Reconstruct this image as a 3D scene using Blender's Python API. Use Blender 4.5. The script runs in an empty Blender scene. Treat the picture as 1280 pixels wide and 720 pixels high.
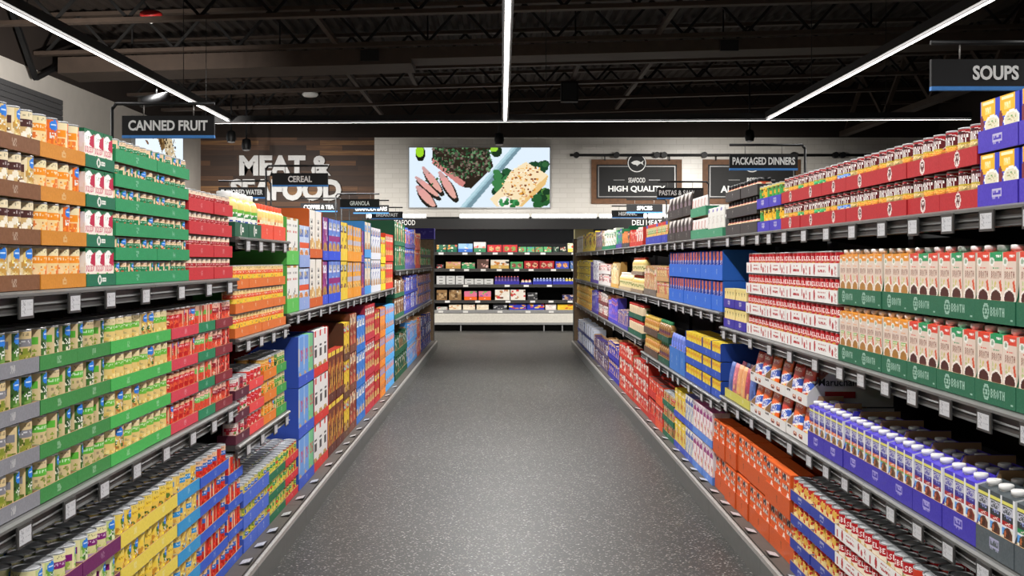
import bpy, math, random
import numpy as np
from mathutils import Vector, Matrix
random.seed(7)
S = bpy.context.scene
COL = S.collection
PI = math.pi
F, CX, CY, H = 1450.0, 627.0, 326.0, 1.4          # focal length in px, vanishing point, eye height
LX, RX = -1.13, 1.20                              # planes of the product fronts
def ly(px, X=LX): return F * X / (px - CX)        # how far along the aisle a mark on the left front plane is
def ry(px, X=RX): return F * X / (px - CX)

# ------------------------------------------------------------------ scene graph helpers
def tag(o, label=None, cat=None, group=None, kind=None):
    if label: o['label'] = label
    if cat: o['category'] = cat
    if group: o['group'] = group
    if kind: o['kind'] = kind
    return o
def link(name, data, parent=None, loc=None, rz=0.0):
    o = bpy.data.objects.new(name, data); COL.objects.link(o)
    if parent is not None: o.parent = parent
    if loc is not None: o.location = loc
    if rz: o.rotation_euler = (0, 0, rz)
    return o
def empty(name, label, cat, loc=(0, 0, 0), rz=0.0, group=None):
    return tag(link(name, None, None, loc, rz), label, cat, group)
def struct(name, me, loc=None):
    return tag(link(name, me, None, loc), kind='structure')

# ------------------------------------------------------------------ materials
def newmat(name):
    m = bpy.data.materials.new(name); m.use_nodes = True
    return m, m.node_tree, m.node_tree.nodes['Principled BSDF']
def lin(c):
    return tuple(((v / 255) / 12.92 if v / 255 <= .04045 else ((v / 255 + .055) / 1.055) ** 2.4) for v in c)
def plain(name, c, rough=.5, metal=0.0, var=.06, scale=30, spec=.4, emit=None, es=0):
    m, nt, b = newmat(name)
    c = lin(c)
    no = nt.nodes.new('ShaderNodeTexNoise'); no.inputs['Scale'].default_value = scale; no.inputs['Detail'].default_value = 3
    tc = nt.nodes.new('ShaderNodeTexCoord'); nt.links.new(tc.outputs['Object'], no.inputs['Vector'])
    r = nt.nodes.new('ShaderNodeValToRGB')
    r.color_ramp.elements[0].position = .3; r.color_ramp.elements[1].position = .7
    r.color_ramp.elements[0].color = (*[x * (1 - var) for x in c], 1)
    r.color_ramp.elements[1].color = (*[min(1, x * (1 + var)) for x in c], 1)
    nt.links.new(no.outputs['Fac'], r.inputs['Fac']); nt.links.new(r.outputs['Color'], b.inputs['Base Color'])
    b.inputs['Roughness'].default_value = rough; b.inputs['Metallic'].default_value = metal
    b.inputs['Specular IOR Level'].default_value = spec
    if emit:
        b.inputs['Emission Color'].default_value = (*lin(emit), 1); b.inputs['Emission Strength'].default_value = es
    return m
def printed(name, rough, spec):
    m, nt, b = newmat(name)
    a = nt.nodes.new('ShaderNodeAttribute'); a.attribute_name = 'Col'
    nt.links.new(a.outputs['Color'], b.inputs['Base Color'])
    no = nt.nodes.new('ShaderNodeTexNoise'); no.inputs['Scale'].default_value = 60
    mr = nt.nodes.new('ShaderNodeMapRange'); mr.inputs['To Min'].default_value = rough - .06; mr.inputs['To Max'].default_value = rough + .08
    nt.links.new(no.outputs['Fac'], mr.inputs['Value']); nt.links.new(mr.outputs['Result'], b.inputs['Roughness'])
    b.inputs['Specular IOR Level'].default_value = spec
    return m
M_PRINT = printed('printed_paper', .5, .3)
M_GLOSS = printed('glossy_print', .3, .45)
M_LID = plain('tinplate', (196, 198, 200), .42, .55, .08, 80)
M_SHELF = plain('shelf_grey', (68, 67, 65), .45, .25)
M_LIP = plain('shelf_lip', (112, 112, 109), .4, .3)
M_DARK = plain('gondola_back', (34, 33, 33), .7)
M_KERB = plain('kerb_grey', (105, 106, 103), .5)
M_RAIL = plain('rail_grey', (150, 146, 141), .4, .2)
M_DECK = plain('deck_brown_grey', (80, 74, 68), .6)
M_BLACK = plain('black_metal', (22, 22, 23), .5)
M_BOARD = plain('sign_black', (24, 24, 25), .6, 0, .05)
M_WHITE = plain('letter_white', (246, 246, 244), .5)
M_LETTER = plain('raised_letter', (214, 214, 214), .5)
M_BLUE = plain('sign_blue', (74, 140, 214), .5)
M_BROWN = plain('ceiling_brown', (46, 37, 31), .85, 0, .12, 4)
M_UPPER = plain('upper_wall_brown', (44, 35, 30), .9, 0, .1, 3)
M_JOIST = plain('joist_brown', (64, 51, 42), .7, 0, .12, 8)
M_JDARK = plain('joist_dark', (20, 18, 17), .8)
M_WALL = plain('painted_wall', (214, 208, 200), .8, 0, .03, 5)
M_PANEL = plain('end_panel_laminate', (146, 122, 94), .6, 0, .15, 20)
M_CASEWHITE = plain('case_white', (216, 212, 202), .45)
M_CASEGREY = plain('case_grey', (150, 150, 150), .4, .2)
M_FRAME = plain('frame_brown', (108, 74, 48), .6, 0, .2, 12)
M_VOID = plain('case_black', (9, 9, 10), .6, 0, .1, 20, .2)
M_RED = plain('alarm_red', (190, 40, 38), .5)
def lamp(name, es, c=(255, 250, 245)):
    m, nt, b = newmat(name)
    e = nt.nodes.new('ShaderNodeEmission'); e.inputs['Color'].default_value = (*lin(c), 1); e.inputs['Strength'].default_value = es
    nt.links.new(e.outputs[0], nt.nodes['Material Output'].inputs['Surface'])
    return m
M_LED = lamp('led_strip', 9)
M_LED2 = lamp('led_case', 9)

# ------------------------------------------------------------------ mesh builder with flat-coloured cells
class MB:
    def __init__(s): s.v = []; s.f = []; s.c = []; s.m = []; s.sm = []
    def face(s, pts, col=(128, 128, 128), mi=0, smooth=False):
        n = len(s.v); s.v += [tuple(p) for p in pts]; s.f.append(tuple(range(n, n + len(pts)))); s.c.append(col); s.m.append(mi); s.sm.append(smooth)
    def grid(s, o, du, dv, cv, mi=0):                # cv rows run from the top down
        hh, ww = cv.shape[:2]; o = np.array(o, float); du = np.array(du, float); dv = np.array(dv, float); n = len(s.v)
        for j in range(hh + 1):
            for i in range(ww + 1): s.v.append(tuple(o + du * (i / ww) + dv * (j / hh)))
        for j in range(hh):
            for i in range(ww):
                a = n + j * (ww + 1) + i
                s.f.append((a, a + 1, a + ww + 2, a + ww + 1)); s.c.append(tuple(cv[hh - 1 - j, i])); s.m.append(mi); s.sm.append(False)
    def box(s, x0, x1, y0, y1, z0, z1, col=(128, 128, 128), mi=0, front=None, top=None, left=None, right=None, skip=''):
        if 'f' not in skip:
            if front is not None: s.grid((x0, y0, z0), (x1 - x0, 0, 0), (0, 0, z1 - z0), front, mi)
            else: s.face([(x0, y0, z0), (x1, y0, z0), (x1, y0, z1), (x0, y0, z1)], col, mi)
        if right is not None: s.grid((x1, y0, z0), (0, y1 - y0, 0), (0, 0, z1 - z0), right, mi)
        else: s.face([(x1, y0, z0), (x1, y1, z0), (x1, y1, z1), (x1, y0, z1)], col, mi)
        if left is not None: s.grid((x0, y1, z0), (0, y0 - y1, 0), (0, 0, z1 - z0), left, mi)
        else: s.face([(x0, y1, z0), (x0, y0, z0), (x0, y0, z1), (x0, y1, z1)], col, mi)
        s.face([(x1, y1, z0), (x0, y1, z0), (x0, y1, z1), (x1, y1, z1)], col, mi)
        if top is not None and hasattr(top, 'shape'): s.grid((x0, y0, z1), (x1 - x0, 0, 0), (0, y1 - y0, 0), top, mi)
        else: s.face([(x0, y0, z1), (x1, y0, z1), (x1, y1, z1), (x0, y1, z1)], top or col, mi)
        s.face([(x0, y1, z0), (x1, y1, z0), (x1, y0, z0), (x0, y0, z0)], col, mi)
    def prism(s, poly, x0, x1, col, mi=0, inner=None):   # poly in (y, z), seen from +x counter-clockwise
        s.face([(x1, y, z) for y, z in poly], inner or col, mi); s.face([(x0, y, z) for y, z in reversed(poly)], col, mi)
        for k in range(len(poly)):
            (a, b), (c, d) = poly[k], poly[(k + 1) % len(poly)]
            s.face([(x0, a, b), (x0, c, d), (x1, c, d), (x1, a, b)], col, mi)
    def lathe(s, prof, seg, cols, cx=0, cy=0, mi=0, smooth=True):   # prof (r, z) upward; cols: colour or callable(u, j), or canvas rows between v0 and v1
        n = len(s.v); R = len(prof)
        for r, z in prof:
            for i in range(seg):
                t = (i / seg - .5) * 2 * PI; s.v.append((cx + math.sin(t) * r, cy - math.cos(t) * r, z))
        for j in range(R - 1):
            for i in range(seg):
                a = n + j * seg + i; b = n + j * seg + (i + 1) % seg
                s.f.append((a, b, b + seg, a + seg)); c = cols[j] if isinstance(cols, list) else cols
                if hasattr(c, 'shape'): c = tuple(c[int(i / seg * len(c)) % len(c)])
                s.c.append(c); s.m.append(mi); s.sm.append(smooth)
        return n
    def cap(s, n, seg, row, col, mi=0): s.f.append(tuple(n + row * seg + i for i in range(seg))); s.c.append(col); s.m.append(mi); s.sm.append(False)
    def tube(s, p, q, r, seg=6, mi=0, col=(128, 128, 128)):
        p = Vector(p); q = Vector(q); d = (q - p); a = d.orthogonal().normalized(); b = d.cross(a).normalized(); n = len(s.v)
        for k in (p, q):
            for i in range(seg):
                t = 2 * PI * i / seg; s.v.append(tuple(k + a * math.cos(t) * r + b * math.sin(t) * r))
        for i in range(seg):
            j = (i + 1) % seg; s.f.append((n + i, n + j, n + seg + j, n + seg + i)); s.c.append(col); s.m.append(mi); s.sm.append(True)
        s.f.append(tuple(n + seg + i for i in range(seg))); s.c.append(col); s.m.append(mi); s.sm.append(False)
        s.f.append(tuple(n + seg - 1 - i for i in range(seg))); s.c.append(col); s.m.append(mi); s.sm.append(False)
    def bar(s, p, q, w, h, mi=0, up=(0, 0, 1)):
        p = Vector(p); q = Vector(q); d = (q - p).normalized(); a = d.cross(Vector(up)).normalized() * (w / 2); b = a.cross(d).normalized() * (h / 2)
        P = [p - a - b, p + a - b, p + a + b, p - a + b]; Q = [q - a - b, q + a - b, q + a + b, q - a + b]
        s.face(P[::-1], mi=mi); s.face(Q, mi=mi)
        for k in range(4):
            j = (k + 1) % 4; s.face([P[k], P[j], Q[j], Q[k]], mi=mi)
    def mesh(s, name, mats=None):
        me = bpy.data.meshes.new(name); me.from_pydata(s.v, [], s.f)
        for m in (mats or [M_PRINT]): me.materials.append(m)
        me.polygons.foreach_set('material_index', np.array(s.m, dtype=np.int32)); me.polygons.foreach_set('use_smooth', np.array(s.sm, dtype=bool))
        at = me.color_attributes.new('Col', 'BYTE_COLOR', 'CORNER')
        cnt = np.array([len(f) for f in s.f]); c = np.array([(*x[:3], 255) for x in s.c], float) / 255
        at.data.foreach_set('color_srgb', np.repeat(c, cnt, axis=0).astype(np.float32).ravel()); me.update()
        return me

# ------------------------------------------------------------------ canvases (printed artwork, one cell = one face)
FONT = dict(A='010101111101101', B='110101110101110', C='011100100100011', D='110101101101110', E='111100110100111', F='111100110100100', G='011100101101011', H='101101111101101', I='111010010010111', J='001001001101010', K='101101110101101', L='100100100100111', M='101111111101101', N='110101101101101', O='010101101101010', P='110101110100100', Q='010101101111011', R='110101110101101', S='011100010001110', T='111010010010010', U='101101101101111', V='101101101101010', W='101101111111101', X='101101010101101', Y='101101010010010', Z='111001010100111')
class Cv:
    def __init__(s, w, h, c): s.a = np.zeros((h, w, 3)); s.a[:] = c; s.w = w; s.h = h
    def rect(s, x0, y0, x1, y1, c): s.a[int(round(y0 * s.h)):max(int(round(y1 * s.h)), int(round(y0 * s.h)) + 1), int(round(x0 * s.w)):max(int(round(x1 * s.w)), int(round(x0 * s.w)) + 1)] = c; return s
    def ell(s, cx, cy, rx, ry, c):
        yy, xx = np.mgrid[0:s.h, 0:s.w]; m = (((xx + .5) / s.w - cx) / rx) ** 2 + (((yy + .5) / s.h - cy) / ry) ** 2 <= 1; s.a[m] = c; return s
    def poly(s, pts, c):
        yy, xx = np.mgrid[0:s.h, 0:s.w]; X = (xx + .5) / s.w; Y = (yy + .5) / s.h; m = np.zeros(X.shape, bool); n = len(pts)
        for i in range(n):
            (x1, y1), (x2, y2) = pts[i], pts[(i + 1) % n]
            if y1 == y2: continue
            m ^= ((y1 > Y) != (y2 > Y)) & (X < (x2 - x1) * (Y - y1) / (y2 - y1) + x1)
        s.a[m] = c; return s
    def blobs(s, x0, y0, x1, y1, cols, n, r, seed=1, asp=1.0):
        rn = random.Random(seed)
        for k in range(n):
            rr = r * rn.uniform(.7, 1.3); s.ell(rn.uniform(x0, x1), rn.uniform(y0, y1), rr, rr * asp, rn.choice(cols))
        return s
    def dots(s, x0, y0, x1, y1, c, p=.5, seed=3):       # small unreadable print
        rn = random.Random(seed)
        for j in range(int(y0 * s.h), max(int(y1 * s.h), int(y0 * s.h) + 1)):
            for i in range(int(x0 * s.w), max(int(x1 * s.w), int(x0 * s.w) + 1)):
                if rn.random() < p and j < s.h and i < s.w: s.a[j, i] = c
        return s
    def text(s, x, y, t, c, sy=1):                      # 3x5 letters, top-left cell at (x, y)
        for ch in t:
            if ch in FONT:
                for k, b in enumerate(FONT[ch]):
                    i = x + k % 3
                    for j in range(y + k // 3 * sy, y + k // 3 * sy + sy):
                        if b == '1' and 0 <= j < s.h and 0 <= i < s.w: s.a[j, i] = c
            x += 4
        return s
    def grain(s, amt, seed=5):
        r = np.random.RandomState(seed); s.a = np.clip(s.a + r.uniform(-amt, amt, (s.h, s.w, 1)), 0, 255); return s

# ------------------------------------------------------------------ lettering in real geometry
def text_mesh(body, w, h, depth=.004, bold=.0, name='lettering'):
    cu = bpy.data.curves.new('txt', 'FONT'); cu.body = body; cu.extrude = .02; cu.offset = bold; cu.resolution_u = 3
    o = bpy.data.objects.new('txt', cu); COL.objects.link(o); dg = bpy.context.evaluated_depsgraph_get(); dg.update()
    me = bpy.data.meshes.new_from_object(o.evaluated_get(dg)); bpy.data.objects.remove(o); bpy.data.curves.remove(cu)
    co = np.empty(len(me.vertices) * 3, np.float32); me.vertices.foreach_get('co', co); co = co.reshape(-1, 3)
    lo = co.min(0); hi = co.max(0); x = (co[:, 0] - (lo[0] + hi[0]) / 2) / (hi[0] - lo[0]) * w; z = (co[:, 1] - lo[1]) / (hi[1] - lo[1]) * h
    y = -(co[:, 2] - lo[2]) / (hi[2] - lo[2]) * depth
    me.vertices.foreach_set('co', np.stack([x, y, z], 1).astype(np.float32).ravel()); me.name = name; me.materials.clear(); me.materials.append(M_WHITE); me.update()
    return me
# ================================================================== THE ROOM
def flat_mat(name): return newmat(name)
def floor_mat():
    m, nt, b = newmat('speckled_vinyl'); L = nt.links.new; N = nt.nodes.new
    tc = N('ShaderNodeTexCoord')
    base = N('ShaderNodeTexNoise'); base.inputs['Scale'].default_value = 1.1; base.inputs['Detail'].default_value = 6; L(tc.outputs['Object'], base.inputs['Vector'])
    r0 = N('ShaderNodeValToRGB'); r0.color_ramp.elements[0].position = .32; r0.color_ramp.elements[1].position = .68
    r0.color_ramp.elements[0].color = (*lin((50, 50, 48)), 1); r0.color_ramp.elements[1].color = (*lin((59, 58, 56)), 1); L(base.outputs['Fac'], r0.inputs['Fac'])
    br = N('ShaderNodeTexBrick'); br.inputs['Scale'].default_value = 1; br.inputs['Brick Width'].default_value = .92; br.inputs['Row Height'].default_value = .92
    br.inputs['Mortar Size'].default_value = .0015; br.inputs['Color1'].default_value = (.9, .9, .9, 1); br.inputs['Color2'].default_value = (1.08, 1.08, 1.08, 1); br.inputs['Mortar'].default_value = (.8, .8, .8, 1)
    L(tc.outputs['Object'], br.inputs['Vector'])
    mul = N('ShaderNodeMix'); mul.data_type = 'RGBA'; mul.blend_type = 'MULTIPLY'; mul.inputs[0].default_value = .8
    L(r0.outputs['Color'], mul.inputs[6]); L(br.outputs['Color'], mul.inputs[7])
    cur = mul.outputs[2]
    for k, (rot, sc, th, colr) in enumerate((( .6, 40, .155, (206, 206, 198)), (-.9, 46, .15, (176, 176, 168)), (2.0, 60, .14, (170, 160, 144)))):
        mp = N('ShaderNodeMapping'); mp.inputs['Rotation'].default_value = (0, 0, rot); mp.inputs['Scale'].default_value = (sc, sc * 2.1, sc); L(tc.outputs['Object'], mp.inputs['Vector'])
        vo = N('ShaderNodeTexVoronoi'); vo.inputs['Scale'].default_value = 1; L(mp.outputs[0], vo.inputs['Vector'])
        lt = N('ShaderNodeMath'); lt.operation = 'LESS_THAN'; lt.inputs[1].default_value = th + .06; L(vo.outputs['Distance'], lt.inputs[0])
        sep = N('ShaderNodeSeparateColor'); L(vo.outputs['Color'], sep.inputs[0])
        gt = N('ShaderNodeMapRange'); gt.inputs['From Min'].default_value = .35; gt.inputs['From Max'].default_value = .75; L(sep.outputs[0], gt.inputs['Value'])
        mu = N('ShaderNodeMath'); mu.operation = 'MULTIPLY'; L(lt.outputs[0], mu.inputs[0]); L(gt.outputs[0], mu.inputs[1])
        mx = N('ShaderNodeMix'); mx.data_type = 'RGBA'; mx.inputs[7].default_value = (*lin(colr), 1); L(mu.outputs[0], mx.inputs[0]); L(cur, mx.inputs[6]); cur = mx.outputs[2]
    L(cur, b.inputs['Base Color']); b.inputs['Roughness'].default_value = .43; b.inputs['Specular IOR Level'].default_value = .3
    return m
def wood_mat():
    m, nt, b = newmat('plank_wall'); L = nt.links.new; N = nt.nodes.new
    tc = N('ShaderNodeTexCoord'); mp = N('ShaderNodeMapping'); mp.inputs['Rotation'].default_value = (PI / 2, 0, 0); L(tc.outputs['Object'], mp.inputs['Vector'])
    br = N('ShaderNodeTexBrick'); br.inputs['Scale'].default_value = 1; br.inputs['Brick Width'].default_value = 1.25; br.inputs['Row Height'].default_value = .105; br.inputs['Mortar Size'].default_value = .004
    br.offset = .37; br.offset_frequency = 2; br.squash = .6; br.squash_frequency = 3; br.inputs['Color1'].default_value = (0, 0, 0, 1); br.inputs['Color2'].default_value = (1, 1, 1, 1); br.inputs['Mortar'].default_value = (0, 0, 0, 1)
    L(mp.outputs[0], br.inputs['Vector'])
    m2 = N('ShaderNodeMapping'); m2.inputs['Scale'].default_value = (1.2, 1, 22); L(tc.outputs['Object'], m2.inputs['Vector'])
    no = N('ShaderNodeTexNoise'); no.inputs['Scale'].default_value = 2; no.inputs['Detail'].default_value = 5; L(m2.outputs[0], no.inputs['Vector'])
    sub = N('ShaderNodeMath'); sub.operation = 'SUBTRACT'; sub.inputs[1].default_value = .5; L(no.outputs['Fac'], sub.inputs[0])
    sc = N('ShaderNodeMath'); sc.operation = 'MULTIPLY_ADD'; sc.inputs[1].default_value = .55; L(sub.outputs[0], sc.inputs[0]); L(br.outputs['Color'], sc.inputs[2])
    r = N('ShaderNodeValToRGB'); e = r.color_ramp.elements; e[0].position = 0; e[0].color = (*lin((46, 30, 21)), 1); e[1].position = 1; e[1].color = (*lin((142, 102, 60)), 1)
    k = e.new(.55); k.color = (*lin((68, 45, 30)), 1); k = e.new(.8); k.color = (*lin((98, 66, 42)), 1)
    L(sc.outputs[0], r.inputs['Fac']); L(r.outputs['Color'], b.inputs['Base Color']); b.inputs['Roughness'].default_value = .65
    return m
def tile_mat():
    m, nt, b = newmat('white_tile'); L = nt.links.new; N = nt.nodes.new
    tc = N('ShaderNodeTexCoord'); mp = N('ShaderNodeMapping'); mp.inputs['Rotation'].default_value = (PI / 2, 0, 0); L(tc.outputs['Object'], mp.inputs['Vector'])
    br = N('ShaderNodeTexBrick'); br.inputs['Scale'].default_value = 1; br.inputs['Brick Width'].default_value = .3; br.inputs['Row Height'].default_value = .1; br.inputs['Mortar Size'].default_value = .006
    br.inputs['Color1'].default_value = (*lin((220, 216, 209)), 1); br.inputs['Color2'].default_value = (*lin((212, 208, 200)), 1); br.inputs['Mortar'].default_value = (*lin((202, 197, 189)), 1)
    L(mp.outputs[0], br.inputs['Vector']); L(br.outputs['Color'], b.inputs['Base Color']); b.inputs['Roughness'].default_value = .35
    return m
def boxmesh(x0, x1, y0, y1, z0, z1, m, name='m'):
    mb = MB(); mb.box(x0, x1, y0, y1, z0, z1); return mb.mesh(name, [m])
BW = 23.9
struct('floor', boxmesh(-6.4, 9.2, -3, 24.4, -.06, 0, floor_mat()))
struct('wall_back', boxmesh(-2.62, 9.0, BW, BW + .15, 0, 3.94, tile_mat()))
struct('wall_back.001', boxmesh(-6.2, -2.62, BW, BW + .15, 0, 3.94, wood_mat()))
struct('wall_back.002', boxmesh(-6.4, 9.2, BW - .02, BW + .15, 3.94, 5.6, M_UPPER))
struct('wall_left', boxmesh(-6.4, -6.2, -3, BW + .15, 0, 3.94, M_WALL))
struct('wall_left.001', boxmesh(-6.42, -6.18, -3, BW + .15, 3.94, 5.6, M_UPPER))
struct('wall_right', boxmesh(9.0, 9.2, -3, BW + .15, 0, 5.8, M_UPPER))
SL = .028                                            # the roof rises gently to the right
def rz_(x, z): return z + SL * x
mb = MB(); pts = []
x = -6.5
while x < 9.2:
    pts += [(x, 0), (x + .06, 0), (x + .085, .045), (x + .145, .045)]; x += .17
for a, b in zip(pts, pts[1:]):
    mb.face([(a[0], -3, rz_(a[0], 4.86 + a[1])), (a[0], 24.4, rz_(a[0], 4.86 + a[1])), (b[0], 24.4, rz_(b[0], 4.86 + b[1])), (b[0], -3, rz_(b[0], 4.86 + b[1]))])
struct('ceiling', mb.mesh('ceiling', [M_BROWN]))
# open-web roof joists across the aisle
names = 'second third fourth fifth sixth seventh eighth ninth tenth'.split()
k = 0
for y in [13.4, 15.3, 17.2, 19.1, 21.0, 22.9]:
    root = empty('roof_joist', f"brown open-web roof joist, {(['frontmost'] + names)[k]} counted from the camera", 'roof joist', (0, y, 4.3), group='open-web roof joists'); k += 1
    for nm, dz, mat in (('bottom_chord', 0, M_JOIST), ('top_chord', .5, M_JOIST)):
        mb = MB(); mb.bar((-6.15, 0, rz_(-6.15, dz)), (8.95, 0, rz_(8.95, dz)), .13, .05); link(nm, mb.mesh(nm, [mat]), root)
    mb = MB(); x = -6.0; up = 0
    while x < 8.7:
        mb.bar((x, 0, rz_(x, .02 if up == 0 else .48)), (x + .42, 0, rz_(x + .42, .48 if up == 0 else .02)), .035, .035); x += .42; up ^= 1
    link('web_lattice', mb.mesh('web', [M_JDARK]), root)
# bridging bars and the duct
for j, (px, y0, y1) in enumerate(((420, 13.4, 15.3), (860 - 38, 13.4, 15.3), (478, 17.2, 22.9), (770, 17.2, 22.9), (520, 17.2, 19.1), (715, 17.2, 19.1))):
    X = (px - CX) / F * y1 * 1.0
    mb = MB(); mb.bar((X, y0, rz_(X, 4.34)), (X, y1, rz_(X, 4.34)), .06, .06)
    tag(link('roof_bridging_bar', mb.mesh('bridging', [M_JOIST])), f"thin brown bridging bar between roof joists, {['left of the duct grille', 'right of the center light over the duct', 'long one left of the middle lamp', 'long one right of the middle lamp', 'short one left of the middle lamp', 'short one right of the middle lamp'][j]}", 'bridging bar')
mb = MB()
def slanted(mb, x0, x1, y0, y1, z0, z1):
    P = [(x0, y0, rz_(x0, z0)), (x1, y0, rz_(x1, z0)), (x1, y1, rz_(x1, z0)), (x0, y1, rz_(x0, z0))]; Q = [(p[0], p[1], p[2] + z1 - z0) for p in P]
    mb.face(P[::-1]); mb.face(Q)
    for a in range(4): b = (a + 1) % 4; mb.face([P[a], P[b], Q[b], Q[a]])
slanted(mb, -5.9, -1.2, 15.42, 16.2, 4.06, 4.27); slanted(mb, -1.2, 8.6, 15.42, 16.0, 4.12, 4.27)
DU = empty('air_duct', 'long brown rectangular air duct crossing under the roof joists', 'air duct'); link('duct_body', mb.mesh('air_duct', [M_JOIST]), DU)
for X in (-5, -3, -1, 1, 3, 5, 7):
    mb = MB(); mb.bar((X, 15.7, rz_(X, 4.272)), (X, 15.7, rz_(X, 4.84)), .02, .02, up=(0, 1, 0)); link('hanging_strap', mb.mesh('strap', [M_JDARK]), DU)
# rectangular air duct crossing under the roof joists', 'air duct')
for X, nm in ((-1.75, 'left'), (3.02, 'right')):
    mb = MB(); mb.box(X - .12, X + .12, 15.36, 15.41, rz_(X, 4.1), rz_(X, 4.24))
    tag(link('vent_grille', mb.mesh('grille', [M_JDARK])), f"small black grille on the {nm} half of the air duct", 'grille')
# girders
def girder(X, zb, zt, y0, y1, step, label, mat=M_JOIST):
    r = empty('roof_girder', label, 'roof girder', (X, y0, zb))
    for nm, z in (('bottom_chord', 0), ('top_chord', zt - zb)):
        mb = MB(); mb.bar((0, 0, z), (0, y1 - y0, z), .16, .1); link(nm, mb.mesh(nm, [mat]), r)
    mb = MB(); y = .1; u = 0
    while y + step < y1 - y0:
        mb.bar((0, y, .05 if u == 0 else zt - zb - .05), (0, y + step, zt - zb - .05 if u == 0 else .05), .07, .07, up=(1, 0, 0)); y += step; u ^= 1
    link('web_lattice', mb.mesh('web', [M_JOIST]), r)
girder(6.95, 3.98, 4.98, 9.5, 23.6, 1.15, 'heavy brown roof girder running along the aisle at the far right')
r = empty('wall_brace', 'black V-shaped steel brace hanging above the grey slat panel', 'brace', (-6.05, 15.06, 3.77))
for q in ((0, 2.05, .74), (0, -.85, .85)):
    mb = MB(); mb.bar((0, 0, 0), q, .06, .06, up=(1, 0, 0)); link('strut', mb.mesh('strut', [M_BLACK]), r)

# ------------------------------------------------------------------ lamps
def led(name, label, p, q, w=.028, power=24, spread=140):
    r = empty('linear_light', label, 'ceiling light', p, group='linear aisle lights')
    d = Vector(q) - Vector(p); n = max(2, int(d.length / .9))
    h = MB(); h.bar((0, 0, .045), d + Vector((0, 0, .045)), w + .04, .07); link('housing', h.mesh('housing', [M_BLACK]), r)
    side = d.cross(Vector((0, 0, 1))).normalized() * (w / 2); m = MB()
    dn = Vector((0, 0, -.006))
    for i in range(n):
        p0 = d * (i / n); p1 = d * ((i + 1) / n); m.face([p0 - side + dn, p1 - side + dn, p1 + side + dn, p0 + side + dn])
    link('diffuser', m.mesh('diffuser', [M_LED]), r)
    for i in range(0, n + 1, 4):
        q_ = d * min(.995, i / n); m = MB(); m.tube(q_ + Vector((0, 0, .08)), q_ + Vector((0, 0, rz_(p[0] + q_.x, 4.3) - p[2] - q_.z)), .004, 5); link('hanging_wire', m.mesh('wire', [M_BLACK]), r)
    if power:
        for i in range(n // 2):
            la = bpy.data.lights.new('strip_lamp', 'AREA'); la.shape = 'RECTANGLE'; la.size = d.length / (n // 2) * .98; la.size_y = w; la.energy = power * d.length / (n // 2); la.spread = math.radians(spread); la.color = (1, .985, .965)
            o = link('strip_lamp', la, r, d * ((i + .5) / (n // 2)) + Vector((0, 0, -.012))); o.rotation_euler = (0, 0, math.atan2(d.y, d.x))
    return r
led('c', 'long white linear light above the middle of the aisle', (.04, -3.6, 3.0), (.04, 13.2, 3.0), .034, 23, 165)
led('l', 'long white linear light above the left shelves', (-3.12, -3.6, 3.0), (-3.12, 13.25, 3.0))
led('r', 'long white linear light above the right shelves', (3.04, -3.6, 3.02), (3.04, 13.25, 3.02))
led('b', 'thin white linear light crossing the far end of the aisle', (-3.4, 13.35, 2.985), (5.4, 13.35, 3.03), .02, 44, 160)
SPOTW = 380
def spotlamp(r, loc, target, power, size=110, blend=.8):
    la = bpy.data.lights.new('lamp', 'SPOT'); la.energy = power; la.spot_size = math.radians(size); la.spot_blend = blend; la.shadow_soft_size = .06; la.color = (1, .96, .9)
    o = link('lamp', la, r, loc); o.rotation_euler = (Vector(target)).to_track_quat('-Z', 'Y').to_euler()
def spot(X, Y, Z, top, label, tilt=0):
    r = empty('pendant_spotlight', label, 'spotlight', (X, Y, Z)); spotlamp(r, (0, 0, -.12), (0, .62 if abs(X) > 1 else .3, -.62), SPOTW * (2.7 if X > 1 else 1.1 if X < -1 else 1.7), 125 if abs(X) > 1 else 150)
    m = MB(); m.tube((0, 0, .1), (0, 0, top - Z), .016); link('stem', m.mesh('stem', [M_BLACK]), r)
    m = MB(); n = m.lathe([(.03, .12), (.07, .1), (.085, 0), (.07, -.07)][::-1], 12, (20, 20, 20)); m.cap(n, 12, 3, (20, 20, 20)); link('lamp_head', m.mesh('head', [M_BLACK]), r)
    m = MB(); n = m.lathe([(.068, -.075), (.04, -.09), (.001, -.095)][::-1], 12, (225, 225, 225)); link('lens', m.mesh('lens', [plain('lens', (220, 220, 225), .2)]), r)
for px, py, nm in ((289, 172, 'leftmost black pendant spotlight before the plank wall'), (308, 182, 'black pendant spotlight right of the leftmost one, before the planks'), (624, 175, 'black pendant spotlight above the lit meat picture'), (937, 171, 'black pendant spotlight over the packaged dinners sign')):
    Y = 19.8; spot((px - CX) * Y / F, Y, H + (CY - py) * Y / F, 4.4 + SL * (px - CX) * Y / F, nm)
r = empty('track_spotlight', 'black cylinder spotlight beside the left linear light', 'spotlight', (-3.27, 10.6, 2.84)); spotlamp(r, (-.14, .06, -.12), (-3.0, 6.2, -.3), 1250, 78)
m = MB(); m.tube((-.02, -.05, 0), (.2, .1, .07), .05, 12); link('lamp_head', m.mesh('head', [M_BLACK]), r)
m = MB(); m.tube((.1, .04, .06), (.1, .04, .17), .012); link('stem', m.mesh('stem', [M_BLACK]), r)
r = empty('fire_strobe', 'red fire alarm strobe with white lens under the ceiling', 'fire alarm', (-4.2, 13.9, 4.3))
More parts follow.
